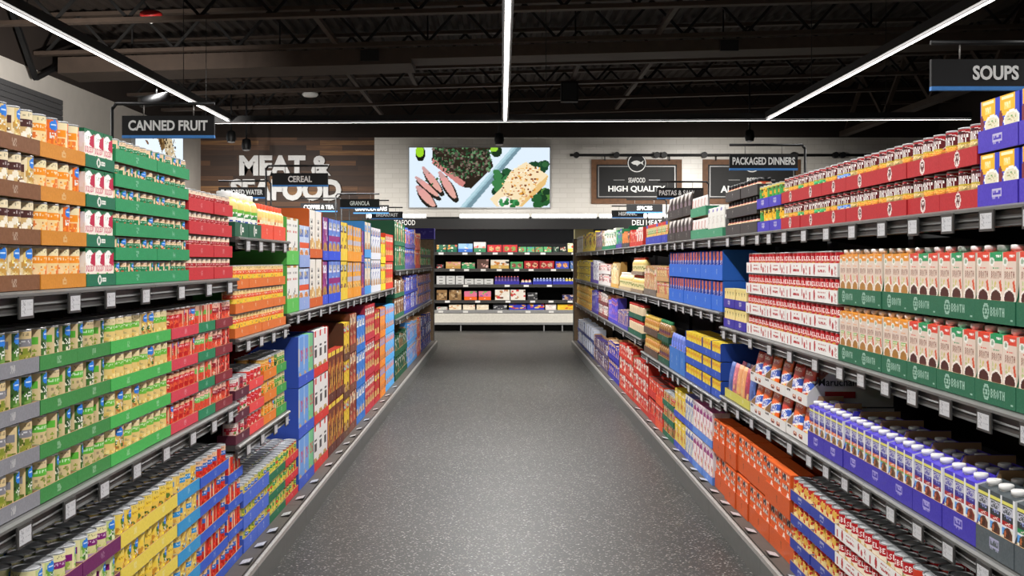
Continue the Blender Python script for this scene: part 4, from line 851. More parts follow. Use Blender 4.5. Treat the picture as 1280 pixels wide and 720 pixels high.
for (a, b, it, n, pitch, c, fh, nm) in ((6.12, ly(374.5), c_green, 2, .258, (96, 196, 88), .075, 'light green case'), (ly(374.5), ly(387.5), c_lblue, 2, .242, (150, 172, 224), .07, 'pale blue case'), (ly(387.5), ly(404), c_orng, 2, .296, (214, 98, 36), .055, 'burnt orange case'),
    (ly(404), ly(411), c_purp, 1, .282, (54, 84, 214), .06, 'narrow blue case'), (ly(411), ly(426), c_blue, 3, .282, (44, 82, 222), .06, 'wide blue case'), (ly(426), ly(434.7), c_yel, 2, .28, (240, 206, 56), .085, 'yellow case'),
    (ly(434.7), ly(441.6), c_ora2, 2, .275, (242, 158, 40), .075, 'nearer amber case'), (ly(441.6), ly(452), c_ora2, 3, .272, (242, 158, 40), .075, 'farther amber case'), (ly(452), ly(456), c_pr, 1, .265, (90, 70, 170), .06, 'violet case'),
    (ly(456), ly(464), c_sky, 2, .305, (74, 160, 230), .07, 'sky blue case'), (ly(464), ly(476.3), c_whi, 4, .29, (228, 232, 240), .06, 'white case'), (ly(476.3), ly(482), c_yel2, 2, .256, (242, 218, 40), .06, 'plain yellow case'), (ly(482), 12.1, c_red, 4, .276, (222, 66, 44), .06, 'red case')):
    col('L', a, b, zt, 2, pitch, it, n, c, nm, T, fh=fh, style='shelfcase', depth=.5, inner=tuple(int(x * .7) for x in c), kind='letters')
c_wheat = cereal('cereal_box', 'light blue wheat cereal box', (110, 160, 226), lambda cv: (cv.rect(0, .0, .3, .7, (150, 186, 232)), cv.rect(.06, .22, .26, .6, (206, 200, 186)), cv.dots(.5, .3, .95, .5, (206, 60, 90), .6), cv.poly([(0, 1), (.3, .7), (1, .9), (1, 1)], (206, 170, 120))), .275, .17)
c_wheat2 = cereal('cereal_box', 'light green wheat cereal box', (120, 196, 140), lambda cv: (cv.rect(0, .0, .3, .6, (150, 206, 160)), cv.dots(.3, .3, .95, .5, (206, 60, 90), .6), cv.poly([(0, 1), (.3, .7), (1, .9), (1, 1)], (206, 170, 120))), .275, .17)
mix_w = mk('cereal_box', 'box', 'wheat cereal box', .17, .06, .275, [(c_wheat.v[0][0], 'in light blue'), (c_wheat2.v[0][0], 'in light green')]); mix_w.front0 = True
c_kids = cereal('cereal_box', 'black lettered cereal box', (236, 234, 230), lambda cv: (cv.rect(.3, .0, .6, .12, (210, 50, 50)), [cv.rect(.25, y, .7, y + .08, (70, 66, 64)) or cv.rect(.33, y + .02, .5, y + .05, (236, 234, 230)) for y in (.3, .41, .52)], cv.ell(.4, .86, .4, .14, (196, 160, 90)), cv.blobs(.1, .78, .8, .95, [(226, 200, 140), (150, 110, 60), (110, 140, 70)], 12, .06, 4)), .275, .2)
c_gold = cereal('cereal_box', 'brown and gold cereal box', (120, 56, 36), lambda cv: (cv.rect(.1, .0, .9, .07, (240, 206, 70)), cv.blobs(.1, .3, .9, .9, [(206, 140, 50), (230, 176, 70), (170, 70, 30), (90, 36, 26)], 22, .1, 5, 1.3), cv.rect(0, .9, 1, 1, (90, 40, 30))), .33, .19, top=(190, 60, 40))
c_cho = cereal('cereal_box', 'yellow marked cereal box', (236, 196, 50), pat([(240, 214, 90), (120, 70, 30), (214, 160, 40)], (120, 70, 30), (200, 50, 40), 16), .27, .17)
c_brn = cereal('cereal_box', 'red and brown cereal box', (150, 60, 40), pat([(190, 60, 50), (236, 210, 170), (110, 46, 34)], (206, 80, 60), (230, 200, 150), 17), .285, .19)
c_flake = cereal('cereal_box', 'spotted blue cereal box', (60, 130, 214), pat([(120, 176, 236), (236, 236, 240), (50, 100, 190)], (226, 206, 170), (236, 236, 240), 18), .27, .19)
c_crim = cereal('cereal_box', 'crimson cereal box', (200, 56, 66), pat([(90, 130, 70), (226, 200, 150), (190, 50, 60)], (206, 170, 100), (240, 230, 220), 19), .295, .19)
c_dred = cereal('cereal_box', 'deep red cereal box', (190, 40, 44), pat([(226, 200, 90), (200, 60, 50), (100, 140, 70)], (226, 190, 100), (240, 220, 60), 20), .27, .19)
c_ora3 = cereal('cereal_box', 'orange and blue cereal box', (236, 140, 44), pat([(70, 130, 200), (240, 190, 90), (226, 110, 40)], (200, 120, 60), (90, 150, 226), 21), .27, .19)
c_sky2 = cereal('cereal_box', 'bright sky blue cereal box', (90, 176, 236), pat([(200, 160, 120), (236, 190, 140), (60, 140, 220)], (196, 130, 80), (236, 130, 50), 22), .27, .19)
T = 'left cereal deck'
for (a, b, it, n, L_, pitch, c, fh, nm, st, vp) in ((6.475, 7.0, mix_w, 3, 3, .287, (60, 92, 200), .06, 'big cobalt case', 'cut', lambda i, k, q: 0 if i < 2 else 1), (7.0, 7.585, c_kids, 3, 3, .288, (220, 56, 48), .055, 'red case', 'shelfcase', None),
    (7.585, 7.95, c_gold, 2, 2, .342, (98, 46, 34), .06, 'nearer brown case', 'cutfront', None), (7.95, 8.32, c_gold, 2, 2, .342, (98, 46, 34), .06, 'farther brown case', 'cutfront', None), (8.32, 8.65, c_cho, 2, 3, .28, (104, 66, 44), .05, 'plain brown case', 'shelfcase', None), (8.65, 9.05, c_brn, 2, 3, .296, (126, 70, 50), .06, 'russet case', 'shelfcase', None),
    (9.05, 9.64, c_flake, 3, 3, .28, (44, 120, 210), .06, 'blue case', 'shelfcase', None), (9.64, 10.37, c_crim, 4, 3, .305, (200, 50, 66), .06, 'crimson case', 'shelfcase', None), (10.37, 10.8, c_dred, 2, 3, .28, (196, 40, 46), .06, 'deep red case', 'shelfcase', None),
    (10.8, 11.3, c_ora3, 3, 3, .282, (236, 140, 44), .06, 'orange case', 'shelfcase', None), (11.3, 12.24, c_sky2, 5, 3, .28, (86, 170, 232), .06, 'sky blue case', 'shelfcase', None)):
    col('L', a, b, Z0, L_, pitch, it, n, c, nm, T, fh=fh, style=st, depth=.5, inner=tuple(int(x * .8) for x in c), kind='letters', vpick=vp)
# ---- far left
def pack(name, desc, cols, w, h, d=.08, seed=1, bg=None, title=None, cat='packet'):
    vs = []
    for q in range(3):
        cs = cols[q % len(cols):] + cols[:q % len(cols)] if q < 2 else cols
        cv = Cv(14, 20, cs[0]); cv.blobs(0, .25, 1, 1, cs[1:], 12, .1, seed + 7 * q); cv.blobs(.1, .4, .9, .95, [tuple(min(255, int(x * 1.25 + 12)) for x in cs[0]), tuple(int(x * .6) for x in cs[-1])], 7, .05, seed + q)
        cv.rect(.08, .08, .92, .24, title or cs[-1]); cv.dots(.14, .1, .86, .22, (240, 238, 230) if sum(title or cs[-1]) < 400 else (70, 60, 60), .5, seed + q)
        vs.append((cv, ''))
    it = box_item(name, desc, None, w, d, h, cols[0], cols[-1], cat, vs=vs); it.vary = True; return it
T = 'far left upper shelf'; zt = 1.3015
col('L', 12.3, 13.6, zt, 2, .265, pack('snack_bar_box', 'green snack bar box', [(52, 120, 80), (150, 120, 86), (100, 78, 56), (206, 186, 150)], .2, .255, seed=3, title=(36, 96, 62)), 5, (30, 96, 66), 'dark green case', T, style='shelfcase', depth=.55, inner=(24, 84, 58), fh=.05, tag_=False)
col('L', 13.6, 15.2, zt, 2, .255, pack('snack_bar_box', 'blue snack bar box', [(70, 90, 180), (226, 130, 60), (206, 170, 140), (150, 60, 60)], .19, .245, seed=4), 6, (90, 84, 150), 'violet blue case', T, style='shelfcase', fh=.05, tag_=False)
col('L', 15.2, 16.15, zt, 2, .24, pack('snack_bar_box', 'red snack bar box', [(206, 66, 50), (226, 150, 90), (120, 60, 60)], .19, .23, seed=5), 4, (200, 70, 50), 'red case', T, style='shelfcase', fh=.05, tag_=False)
col('L', 16.2, 18.5, zt, 2, .15, pack('breakfast_bar_box', 'green red breakfast box', [(60, 150, 90), (206, 60, 60), (226, 200, 170)], .2, .14, seed=6), 7, (50, 60, 70), 'slate tray', T, fh=.04, tag_=False)
T = 'far left lower shelf'; zt = .7765
col('L', 12.3, 13.5, zt, 2, .225, pack('granola_pouch', 'brown granola pouch', [(120, 84, 56), (226, 216, 200), (90, 60, 40), (160, 120, 80)], .18, .21, seed=7), 5, (40, 100, 70), 'green case', T, style='tall', fh=.05, tag_=False)
col('L', 13.5, 15.6, zt, 2, .225, pack('pastry_box', 'blue pastry box', [(64, 84, 190), (206, 206, 226), (90, 60, 130), (180, 120, 110)], .19, .215, seed=8), 8, (54, 70, 170), 'blue case', T, style='shelfcase', fh=.04, tag_=False)
col('L', 15.6, 18.5, zt, 3, .145, pack('pastry_box', 'brown pastry box', [(150, 110, 110), (70, 90, 180), (226, 200, 180), (170, 80, 60)], .19, .138, seed=9), 8, (70, 84, 150), 'pale case', T, fh=.03, tag_=False)
T = 'far left deck'
col('L', 12.34, 13.9, Z0, 2, .25, pack('snack_pouch', 'dark snack pouch', [(40, 90, 60), (140, 100, 70), (226, 216, 200), (30, 60, 44)], .18, .235, seed=10), 6, (28, 84, 56), 'dark green case', T, style='tall', fh=.07, tag_=False)
col('L', 13.9, 15.5, Z0, 2, .27, pack('pastry_box', 'light blue pastry box', [(90, 160, 220), (130, 80, 150), (226, 170, 120)], .19, .26, seed=11), 7, (84, 150, 214), 'sky blue case', T, style='shelfcase', fh=.05, tag_=False)
col('L', 15.5, 16.2, Z0, 2, .26, pack('pastry_box', 'orange pastry box', [(206, 100, 60), (110, 60, 140), (236, 200, 160)], .19, .25, seed=12), 3, (190, 80, 50), 'rust case', T, style='shelfcase', fh=.05, tag_=False)
col('L', 16.2, 18.55, Z0, 3, .165, pack('pastry_box', 'navy pastry box', [(34, 50, 120), (226, 226, 236), (60, 80, 160), (196, 150, 120)], .2, .158, seed=13), 6, (36, 50, 120), 'navy case', T, fh=.03, tag_=False)
for u in np.linspace(12.6, 18.3, 7): price_tag('L', u, 1.3, uniq(f"tiny white tag on far left upper shelf lip, {nth[int(round((u - 12.6) / .95))]} along")); price_tag('L', u, .775, uniq(f"tiny white tag on far left lower shelf lip, {nth[int(round((u - 12.6) / .95))]} along"))
# ================================================================== right run
cv = Cv(24, 36, (52, 62, 190)); cv.rect(.06, 0, .78, .4, (240, 182, 40)); cv.rect(.14, .04, .72, .09, (250, 244, 190)); cv.rect(.26, .14, .6, .27, (250, 214, 110)); cv.dots(.3, .16, .56, .25, (244, 234, 190), .5); cv.ell(.62, .5, .4, .19, (240, 240, 232)); cv.ell(.62, .5, .33, .14, (224, 218, 190)); cv.dots(.36, .42, .88, .58, (190, 176, 130), .25, 2); cv.dots(.4, .44, .85, .58, (110, 160, 90), .08, 3); cv.poly([(0, .32), (.1, .26), (.2, .45), (.14, .7), (0, .7)], (120, 44, 50))
soupbox = box_item('soup_box', 'yellow labelled soup box', cv, .118, .09, .126, (46, 56, 186), (60, 70, 196), 'box')
def chunky(bc, seed):
    c = Cv(84, 44, (172, 24, 32)); c.ell(.5, .24, .21, .2, (226, 214, 206)); c.ell(.5, .24, .195, .175, (96, 20, 26)); c.ell(.5, .09, .06, .04, (60, 20, 24))
    c.text(32, 6, 'HUNKY', (248, 246, 242), 2); c.rect(.36, .37, .64, .4, (196, 170, 50))
    c.rect(.31, .41, .69, 1, bc); c.dots(.34, .42, .66, .5, tuple(min(255, int(x * 1.2 + 30)) for x in bc), .5, seed); c.blobs(.33, .52, .67, .62, [tuple(int(x * .8) for x in bc), (240, 220, 170)], 8, .025, seed, 1.6)
    c.ell(.2, .28, .025, .05, (226, 170, 170)); c.ell(.8, .28, .025, .05, (226, 170, 170)); c.dots(.05, .15, .16, .5, (206, 150, 150), .2, seed); return c
soup = can('soup_can', 'white lettered soup can', [(chunky((232, 150, 60), 2), 'and orange foot'), (chunky((190, 166, 110), 3), 'and tan foot'), (chunky((92, 130, 206), 4), 'and blue foot'), (chunky((60, 160, 96), 5), 'and green foot')], .0385, .1055, yaws=((0, ''),))
T = 'soup shelf'; zt = 1.5355
col('R', 2.225, 2.457, zt, 2, .134, soupbox, 2, (74, 56, 178), 'first violet tray', T, fh=.055, kind='pill', tag_=False)
col('R', 2.46, 2.695, zt, 2, .134, soupbox, 2, (74, 56, 178), 'second violet tray', T, fh=.055, kind='pill')
col('R', 2.698, 2.927, zt, 2, .134, soupbox, 2, (74, 56, 178), 'third violet tray', T, fh=.055, kind='pill')
b = [2.93, 3.19, 3.44, 3.737, 4.047, 4.355, 4.67, 4.985]
for i in range(7):
    vp = {0: [1, 1, 0, 0], 1: [0, 0, 1, 0], 2: [0, 1, 1, 0], 3: [0, 0, 0, 1], 4: [2, 2, 0, 0], 5: [3, 3, 0, 0], 6: [3, 0, 0, 1]}[i]
    col('R', b[i], b[i + 1], zt, 2, .109, soup, 3 if i < 2 else 4, (178, 36, 42), nth[i].replace('nearest', 'first') + ' red tray', T, fh=.047, kind='emblem', yaw0=6, vpick=lambda i_, k, q, vp=vp: vp[i_], inner=(150, 40, 40))
def ygr(bg, seed): c = Cv(36, 12, bg); c.blobs(.28, .3, .72, .95, [(60, 150, 70), (240, 214, 110), (236, 170, 50)], 9, .07, seed, 1.6); c.rect(0, 0, 1, .1, (226, 206, 110)); c.dots(.35, .15, .65, .3, (90, 70, 40), .4); return c
gv = can('gravy_can', 'gravy can', [(ygr((240, 186, 50), 2), 'in yellow'), (ygr((70, 160, 80), 3), 'in green')], .036, .1, yaws=((0, ''),))
col('R', 4.99, 5.21, zt, 2, .106, gv, 3, (70, 60, 180), 'nearer indigo tray', T, fh=.046, kind='pill')
col('R', 5.213, 5.455, zt, 2, .106, gv, 3, (70, 60, 180), 'farther indigo tray', T, fh=.046, kind='pill')
cv = Cv(24, 6, (236, 214, 170)); cv.blobs(.2, .1, .8, .9, [(206, 80, 40), (60, 40, 36), (236, 220, 180), (226, 120, 50)], 9, .07, 3)
salsa = lathe_item('salsa_jar', 'black lidded salsa jar', [(.034, 0, (130, 50, 30)), (.037, .004, (130, 50, 30)), (.037, .055, None), (.03, .064, (170, 70, 40))], cv, [(.031, .06), (.033, .062), (.033, .08), (.03, .082)], (26, 25, 26), 'jar')
for i, (a, c_) in enumerate(((5.46, 5.84), (5.843, 6.22))): col('R', a, c_, zt, 3, .088, salsa, 5, (66, 62, 62), ['nearer', 'farther'][i] + ' charcoal tray', T, fh=.052, kind='letters', inner=(60, 56, 54))
# ---- broth shelf
def broth(topc, bowl, foot, label):
    c = Cv(26, 56, (228, 208, 192)); c.rect(0, 0, 1, .13, topc); c.ell(.2, .13, .19, .065, (240, 238, 230)); c.ell(.2, .13, .1, .035, (150, 176, 150)); c.dots(.5, .05, .9, .08, (246, 240, 236), .7)
    c.dots(.3, .22, .75, .24, topc, .6); c.rect(0, .0, .04, 1, (238, 226, 212)); c.text(4, 15, 'BROTH', (136, 84, 62)); c.dots(.15, .37, .9, .39, (190, 150, 130), .5)
    if foot: c.rect(.2, .4, .85, .45, (120, 190, 90)); c.rect(.26, .415, .78, .435, (236, 240, 220))
    c.poly([(.72, .42), (.86, .39), (.98, .56), (.84, .56)], (214, 84, 44)); c.blobs(.2, .43, .6, .52, [(214, 196, 110), (190, 200, 130)], 7, .05, 3, .6)
    c.ell(.5, .64, .45, .135, (246, 238, 228)); c.ell(.5, .65, .38, .11, bowl); c.rect(0, .76, 1, 1, (228, 208, 192)); return c
SIDE = (232, 216, 200)
def carton_mesh(cv, w, d, h, hs, side, topc, name, back=None):
    m = MB(); a = cv.a
    m.grid((-w / 2, 0, 0), (w, 0, 0), (0, 0, h), a)
    zb = h + hs
    m.face([(w / 2, 0, 0), (w / 2, d, 0), (w / 2, d, zb), (w / 2, 0, h)], side); m.face([(-w / 2, d, 0), (-w / 2, 0, 0), (-w / 2, 0, h), (-w / 2, d, zb)], side)
    m.face([(w / 2, d, 0), (-w / 2, d, 0), (-w / 2, d, zb), (w / 2, d, zb)], side); m.face([(-w / 2, 0, h), (w / 2, 0, h), (w / 2, d, zb), (-w / 2, d, zb)], topc); m.face([(-w / 2, d, 0), (w / 2, d, 0), (w / 2, 0, 0), (-w / 2, 0, 0)], side)
    return m.mesh(name, [M_GLOSS])
def cap_mesh(r, z, y, hh, c, lean=0):
    m = MB(); n = m.lathe([(r * .8, z - .004), (r * .8, z), (r, z), (r, z + hh), (r * .88, z + hh + .002)], 16, c, cy=y); m.cap(n, 16, 4, c); return m.mesh('cap', [M_GLOSS])
def cartons(name, desc, arts, w, d, h, hs, topcs, sides, capr, capc, capy):
    V = [(carton_mesh(c, w, d, h, hs, s, t, name), vd) for (c, vd), t, s in zip(arts, topcs, sides)]
    it = mk(name, 'carton', desc, w, d, h + hs + .012, V, ((0, ''),), [('cap', cap_mesh(capr, h + hs * capy / d * 1.0 + .001, capy, .011, capc), None)]); it.front0 = True; return it
RED_, GRN_, ORG_ = (222, 70, 48), (28, 150, 92), (232, 150, 44)
beef = cartons('broth_carton', 'cream broth carton', [(broth(RED_, (70, 30, 24), False, 0), 'with red top'), (broth(GRN_, (76, 36, 26), False, 0), 'with green top')], .076, .062, .172, .012, [RED_, GRN_], [SIDE, SIDE], .019, (246, 240, 238), .024)
chick = cartons('broth_carton', 'cream broth carton', [(broth(ORG_, (170, 120, 50), True, 0), 'with orange top'), (broth(ORG_, (176, 126, 56), False, 0), 'with orange top')], .076, .062, .172, .012, [ORG_, ORG_], [SIDE, SIDE], .019, (246, 240, 238), .024)
T = 'broth shelf'; zt = 1.0475
b = [2.235, 2.47, 2.71, 2.945, 3.205, 3.44, 3.67, 3.92, 4.145]
for i in range(8):
    col('R', b[i], b[i + 1], zt, 2, .2, beef if i < 5 else chick, 3, (42, 104, 76), nth[i].replace('nearest', 'first') + ' green tray', T, fh=.056, kind='broth', style='tall', depth=.078, full=.188, rows=1, toprows=1, vpick=(lambda i_, k, q: [0, 1, 0][i_]) if i < 5 else (lambda i_, k, q: k), lcol=(206, 226, 214))
def tomsoup():
    c = Cv(60, 26, (240, 236, 230)); c.rect(0, 0, 1, .5, (188, 26, 36)); [c.text(x_, 4, 'BELLS', (246, 240, 236)) for x_ in (1, 21, 41)]; [c.dots(x_ / 60, .38, (x_ + 16) / 60, .42, (236, 190, 180), .4, x_) for x_ in (2, 22, 42)]
    c.rect(0, .49, 1, .52, (214, 180, 90)); c.ell(.5, .5, .05, .09, (206, 170, 80)); c.ell(.17, .5, .05, .09, (206, 170, 80)); c.ell(.83, .5, .05, .09, (206, 170, 80)); return c
toms = can('condensed_soup_can', 'condensed soup can', tomsoup(), .0325, .0955, yaws=((0, ''),), gloss=True)
b = [4.15, 4.555, 4.915, 5.27, 5.70]
for i in range(4): col('R', b[i], b[i + 1], zt, 4, .098, toms, [6, 5, 5, 6][i], (234, 232, 228), nth[i].replace('nearest', 'first') + ' white tray', T, fh=.05, kind='tomato')
sn = Cv(10, 12, (226, 206, 130)); sn.blobs(0, .2, 1, 1, [(236, 120, 50), (60, 40, 40), (240, 220, 150), (90, 170, 70)], 10, .14, 4); snack = box_item('snack_cup', 'orange soup cup', sn, .068, .06, .098, (226, 206, 140), (216, 206, 140), 'cup')
sn2 = Cv(10, 12, (110, 60, 60)); sn2.blobs(0, .2, 1, 1, [(236, 140, 60), (240, 230, 200), (60, 40, 40)], 10, .14, 6)
for i, (a, c_) in enumerate(((5.71, 5.99), (5.993, 6.28))): col('R', a, c_, zt, 2, .105, snack, 4, (58, 48, 160), ['nearer', 'farther'][i] + ' indigo tray', T, fh=.046, kind='pill')
# ---- noodle shelf
def stock(main, band, pic, sky, band2=None):
    c = Cv(20, 60, (232, 232, 236)); c.rect(0, 0, .84, .07, main); c.rect(0, .07, .84, .11, (230, 224, 110)); c.rect(0, .11, .84, .14, tuple(int(x * .7) for x in main)); c.rect(0, .14, .84, .26, (196, 196, 208)); c.dots(.1, .15, .76, .25, tuple(int(x * .85) for x in main), .5, 4)
    c.rect(0, .26, .84, .36, tuple(int(x * .72) for x in main)); c.dots(.2, .28, .7, .33, (150, 160, 220), .5, 6); c.rect(0, .36, .84, .44, band); c.dots(.25, .38, .65, .42, (240, 220, 210), .5, 5)
    if band2: c.rect(0, .44, .84, .465, band2)
    y = .465; c.rect(0, y, .84, 1, (226, 222, 206)); c.rect(0, y, .28, y + .12, sky); c.ell(.46, .57, .34, .12, pic); c.blobs(.2, .48, .7, .62, [tuple(int(x * .6) for x in pic), tuple(min(255, int(x * 1.4)) for x in pic), (200, 110, 60)], 9, .06, 7, .5); return c
PUR = (76, 60, 196); DGR = (70, 78, 82)
def st(main, band, pic, vd, b2=None): return cartons('stock_carton', f"{'violet' if main == PUR else 'dark grey'} stock carton", [(stock(main, band, pic, (90, 160, 230), b2), vd)], .0745, .06, .158, .016, [main], [(226, 226, 234) if main == PUR else (214, 216, 216)], .0185, (244, 243, 240), .026)
T = 'noodle shelf'; zt = .6735
b = [2.26, 2.49, 2.72, 2.94, 3.166, 3.39, 3.617, 3.858, 4.085, 4.32, 4.55]
its = [st(DGR, (40, 140, 80), (76, 60, 40), 'with green band')] * 2 + [ st(DGR, (176, 36, 36), (90, 50, 36), 'with red band')] + [st(PUR, (170, 36, 44), (130, 50, 36), 'with red band')] * 2 + [st(PUR, (232, 120, 70), (120, 80, 46), 'with orange and green bands', (110, 170, 90))] * 3 + [st(PUR, (236, 120, 50), (150, 120, 70), 'with orange band')] * 2
for i in range(10):
    c_ = (84, 92, 96) if i < 3 else (66, 56, 168)
    col('R', b[i], b[i + 1], zt, 1, .2, its[i], 3, c_, nth[i].replace('nearest', 'first') + (' grey tray' if i < 3 else ' violet tray'), T, fh=.063, kind='pill', style='tall', full=.196, depth=.2 if i < 8 else .14, rows=3 if i < 8 else 2, lcol=(206, 200, 236))
def ramen(bg, seed): c = Cv(26, 30, bg); c.rect(.1, .05, .9, .2, (206, 60, 30)); c.dots(.15, .08, .85, .17, (250, 226, 200), .5, seed); c.poly([(.0, .5), (1, .3), (1, .62), (0, .78)], (240, 238, 240)); c.poly([(.0, .54), (1, .35), (1, .56), (0, .72)], (60, 96, 190)); c.dots(.15, .46, .85, .62, (236, 236, 246), .55, seed); c.blobs(.1, .76, .95, .98, [(236, 190, 70), (206, 120, 40), (240, 220, 120)], 9, .09, seed); return c
rp = pouch_item('noodle_packet', 'orange noodle packet', [(ramen((236, 104, 36), 3), 'in orange'), (ramen((206, 56, 36), 4), 'in red')], .15, .138, .034, lean=9)
b = [4.56, 4.907, 5.305, 5.60]
for i in range(3): col('R', b[i], b[i + 1], zt, 2, .152, rp, [2, 2, 2][i], (228, 226, 222), nth[i].replace('nearest', 'first') + ' white tray', T, fh=.045, kind='noodle', style='tall', full=.146, depth=.34, rows=2)
tr = [o for o in COL.objects if o.get('label', '').startswith('first white tray of orange noodle packets, top layer')][0]
o = link('black_lettering', text_mesh('Maruchan', .15, .03, .001, .01), tr, (.174, .12, .082)); o.rotation_euler = (0, 0, PI / 2); o.data.materials[0] = M_BLACK
m = MB(); m.box(-.06, .06, -.001, 0, .035, .06, (170, 40, 40)); o = link('red_band', m.mesh('band', [M_PRINT]), tr, (.174, .13, 0)); o.rotation_euler = (0, 0, PI / 2)
def bag(bg, seed): c = Cv(14, 20, bg); c.rect(0, 0, 1, .08, tuple(min(255, x + 30) for x in bg)); c.dots(.2, .2, .8, .5, tuple(min(255, int(x * 1.25)) for x in bg), .35, seed); c.blobs(.1, .6, .9, .95, [tuple(int(x * .8) for x in bg), (226, 190, 120)], 8, .09, seed); return c
bags = pouch_item('side_dish_pouch', 'side dish pouch', [(bag((86, 110, 176), 2), 'in blue'), (bag((176, 70, 90), 3), 'in crimson'), (bag((226, 160, 110), 4), 'in peach'), (bag((206, 120, 130), 5), 'in pink')], .1, .185, .035, lean=6)
for i, (a, c_) in enumerate(((5.62, 5.93), (5.933, 6.25))): col('R', a, c_, zt, 1, .2, bags, 3, (206, 200, 92), ['nearer', 'farther'][i] + ' yellow tray', T, fh=.045, rows=2, vpick=lambda i_, k, q, o_=i: (i_ + 2 * o_ + q) % 4)
# ---- right base deck
def veg(): c = Cv(60, 24, (178, 26, 34)); [c.text(x_, 3, 'BELLS', (246, 240, 236)) for x_ in (2, 22, 42)]; c.rect(0, .4, 1, 1, (236, 226, 206)); c.blobs(0, .42, 1, .7, [(200, 170, 90), (190, 50, 40), (90, 120, 60)], 14, .05, 4, 1.6); return c
dels = can('vegetable_soup_can', 'red vegetable soup can', veg(), .036, .0955, yaws=((0, ''), (40, '')), lidded=True)
def pas(): c = Cv(28, 14, (200, 44, 40)); c.blobs(.0, .12, 1, 1, [(236, 200, 110), (226, 180, 80), (246, 226, 160)], 60, .05, 5, 1.8); c.rect(.9, 0, 1, 1, (206, 60, 50)); return c
pasta = can('pasta_can', 'yellow pasta can', pas(), .036, .0955, yaws=((0, ''), (30, '')), lidded=True)
def oran(): c = Cv(28, 14, (200, 60, 40)); c.blobs(.2, .3, .8, 1, [(236, 150, 60), (60, 80, 170), (240, 220, 180)], 16, .06, 6, 1.8); return c
orc = can('stew_can', 'red and blue stew can', oran(), .036, .0955, lidded=True)
T = 'right base deck'
b = [3.13, 3.44, 3.81, 4.18]
for i in range(3): col('R', b[i], b[i + 1], Z0, 4, .098, orc if i < 1 else dels, [4, 5, 5][i], (234, 232, 228), ['first', 'second', 'third'][i] + ' white tray', T, fh=.045, kind='tomato', toprows=2 if i < 1 else 3, tag_=i > 0)
for i, (a, c_) in enumerate(((4.19, 4.52), (4.523, 4.83))): col('R', a, c_, Z0, 4, .098, pasta, 4, (50, 66, 160), ['nearer', 'farther'][i] + ' blue tray', T, fh=.042, kind='pill', toprows=3)
def mac(seed): c = Cv(14, 20, (226, 96, 36)); c.rect(.1, .06, .6, .2, (60, 50, 60)); c.dots(.15, .08, .9, .4, (240, 214, 190), .3, seed); c.rect(.1, .3, .7, .42, (90, 60, 60)); c.dots(.1, .3, .7, .42, (240, 230, 220), .5, seed); c.ell(.72, .62, .2, .16, (246, 236, 226)); c.ell(.72, .62, .12, .09, (226, 110, 40)); c.dots(.1, .7, .5, .85, (70, 50, 60), .4, seed); return c
macb = box_item('macaroni_box', 'orange macaroni box', mac(3), .15, .05, .185, (222, 92, 34), (232, 104, 40), 'box')
b = [4.84, 5.29, 5.72, 6.0, 6.28, 6.62]
for i in range(5): col('R', b[i], b[i + 1], Z0, 2, .2, macb, [3, 3, 2, 2, 2][i], (206, 88, 36), nth[i].replace('nearest', 'first') + ' orange case', T, fh=.085, kind='letters', style='cutfront', full=.16, lcol=(90, 50, 30), toprows=2, depth=.4, inner=(196, 84, 36), jitv=.022)
def rice(cols, seed, title): c = Cv(14, 18, cols[0]); c.blobs(0, .3, 1, 1, cols, 14, .09, seed); c.rect(.08, .06, .92, .26, title); c.dots(.14, .1, .86, .22, (246, 244, 240), .5, seed); return c
T = 'mid right deck'
ricew = box_item('rice_box', 'magenta rice box', rice([(236, 226, 226), (196, 60, 90), (120, 60, 150), (226, 190, 130)], 3, (150, 50, 120)), .12, .05, .2, (230, 222, 226), (190, 90, 140), 'box')
riceb = box_item('rice_box', 'blue striped rice box', rice([(226, 222, 206), (190, 180, 120), (70, 110, 190), (120, 150, 80)], 4, (70, 90, 170)), .12, .05, .2, (220, 218, 210), (110, 110, 180), 'box')
ricey = box_item('rice_box', 'yellow topped rice box', rice([(226, 200, 90), (200, 90, 70), (236, 226, 200)], 5, (236, 200, 50)), .13, .05, .19, (226, 206, 80), (236, 206, 50), 'box')
for a, c_, it, nm, tc in ((6.63, 6.95, ricew, 'nearer pale blue tray', (96, 140, 220)), (6.953, 7.3, ricew, 'farther pale blue tray', (96, 140, 220)), (7.303, 7.62, riceb, 'blue tray', (70, 100, 200)), (7.623, 8.1, ricey, 'royal blue tray', (60, 80, 190))): col('R', a, c_, Z0, 2, .21, it, 3, tc, nm, T, fh=.045, toprows=2, depth=.4)
col('R', 8.1, 8.66, Z0, 3, .112, can('chili_can', 'small chili can', canart((206, 180, 130), (200, 60, 50), [(190, 60, 40), (226, 190, 90)], (190, 150, 90), [(70, 110, 60), (190, 60, 40)], (150, 110, 70), seed=61, badge=False), .0365, .1, lidded=True), 7, (30, 104, 74), 'green tray', T, fh=.042, toprows=1, depth=.4)
cho = pack('cocoa_box', 'orange cocoa box', [(214, 70, 40), (190, 44, 34), (236, 200, 170), (90, 40, 34)], .13, .17, seed=31, title=(190, 44, 34), cat='box'); red1 = pack('cracker_box', 'red cracker box', [(206, 56, 40), (226, 206, 190), (176, 40, 34)], .15, .16, seed=32, title=(236, 226, 214), cat='box')
col('R', 8.66, 9.06, Z0, 2, .18, cho, 3, (226, 84, 46), 'orange red case', T, style='cutfront', fh=.06, toprows=2, inner=(206, 76, 44)); col('R', 9.06, 9.5, Z0, 2, .19, cho, 3, (200, 50, 40), 'scarlet case', T, style='cutfront', fh=.06, toprows=2, inner=(190, 50, 40))
T = 'far right deck'
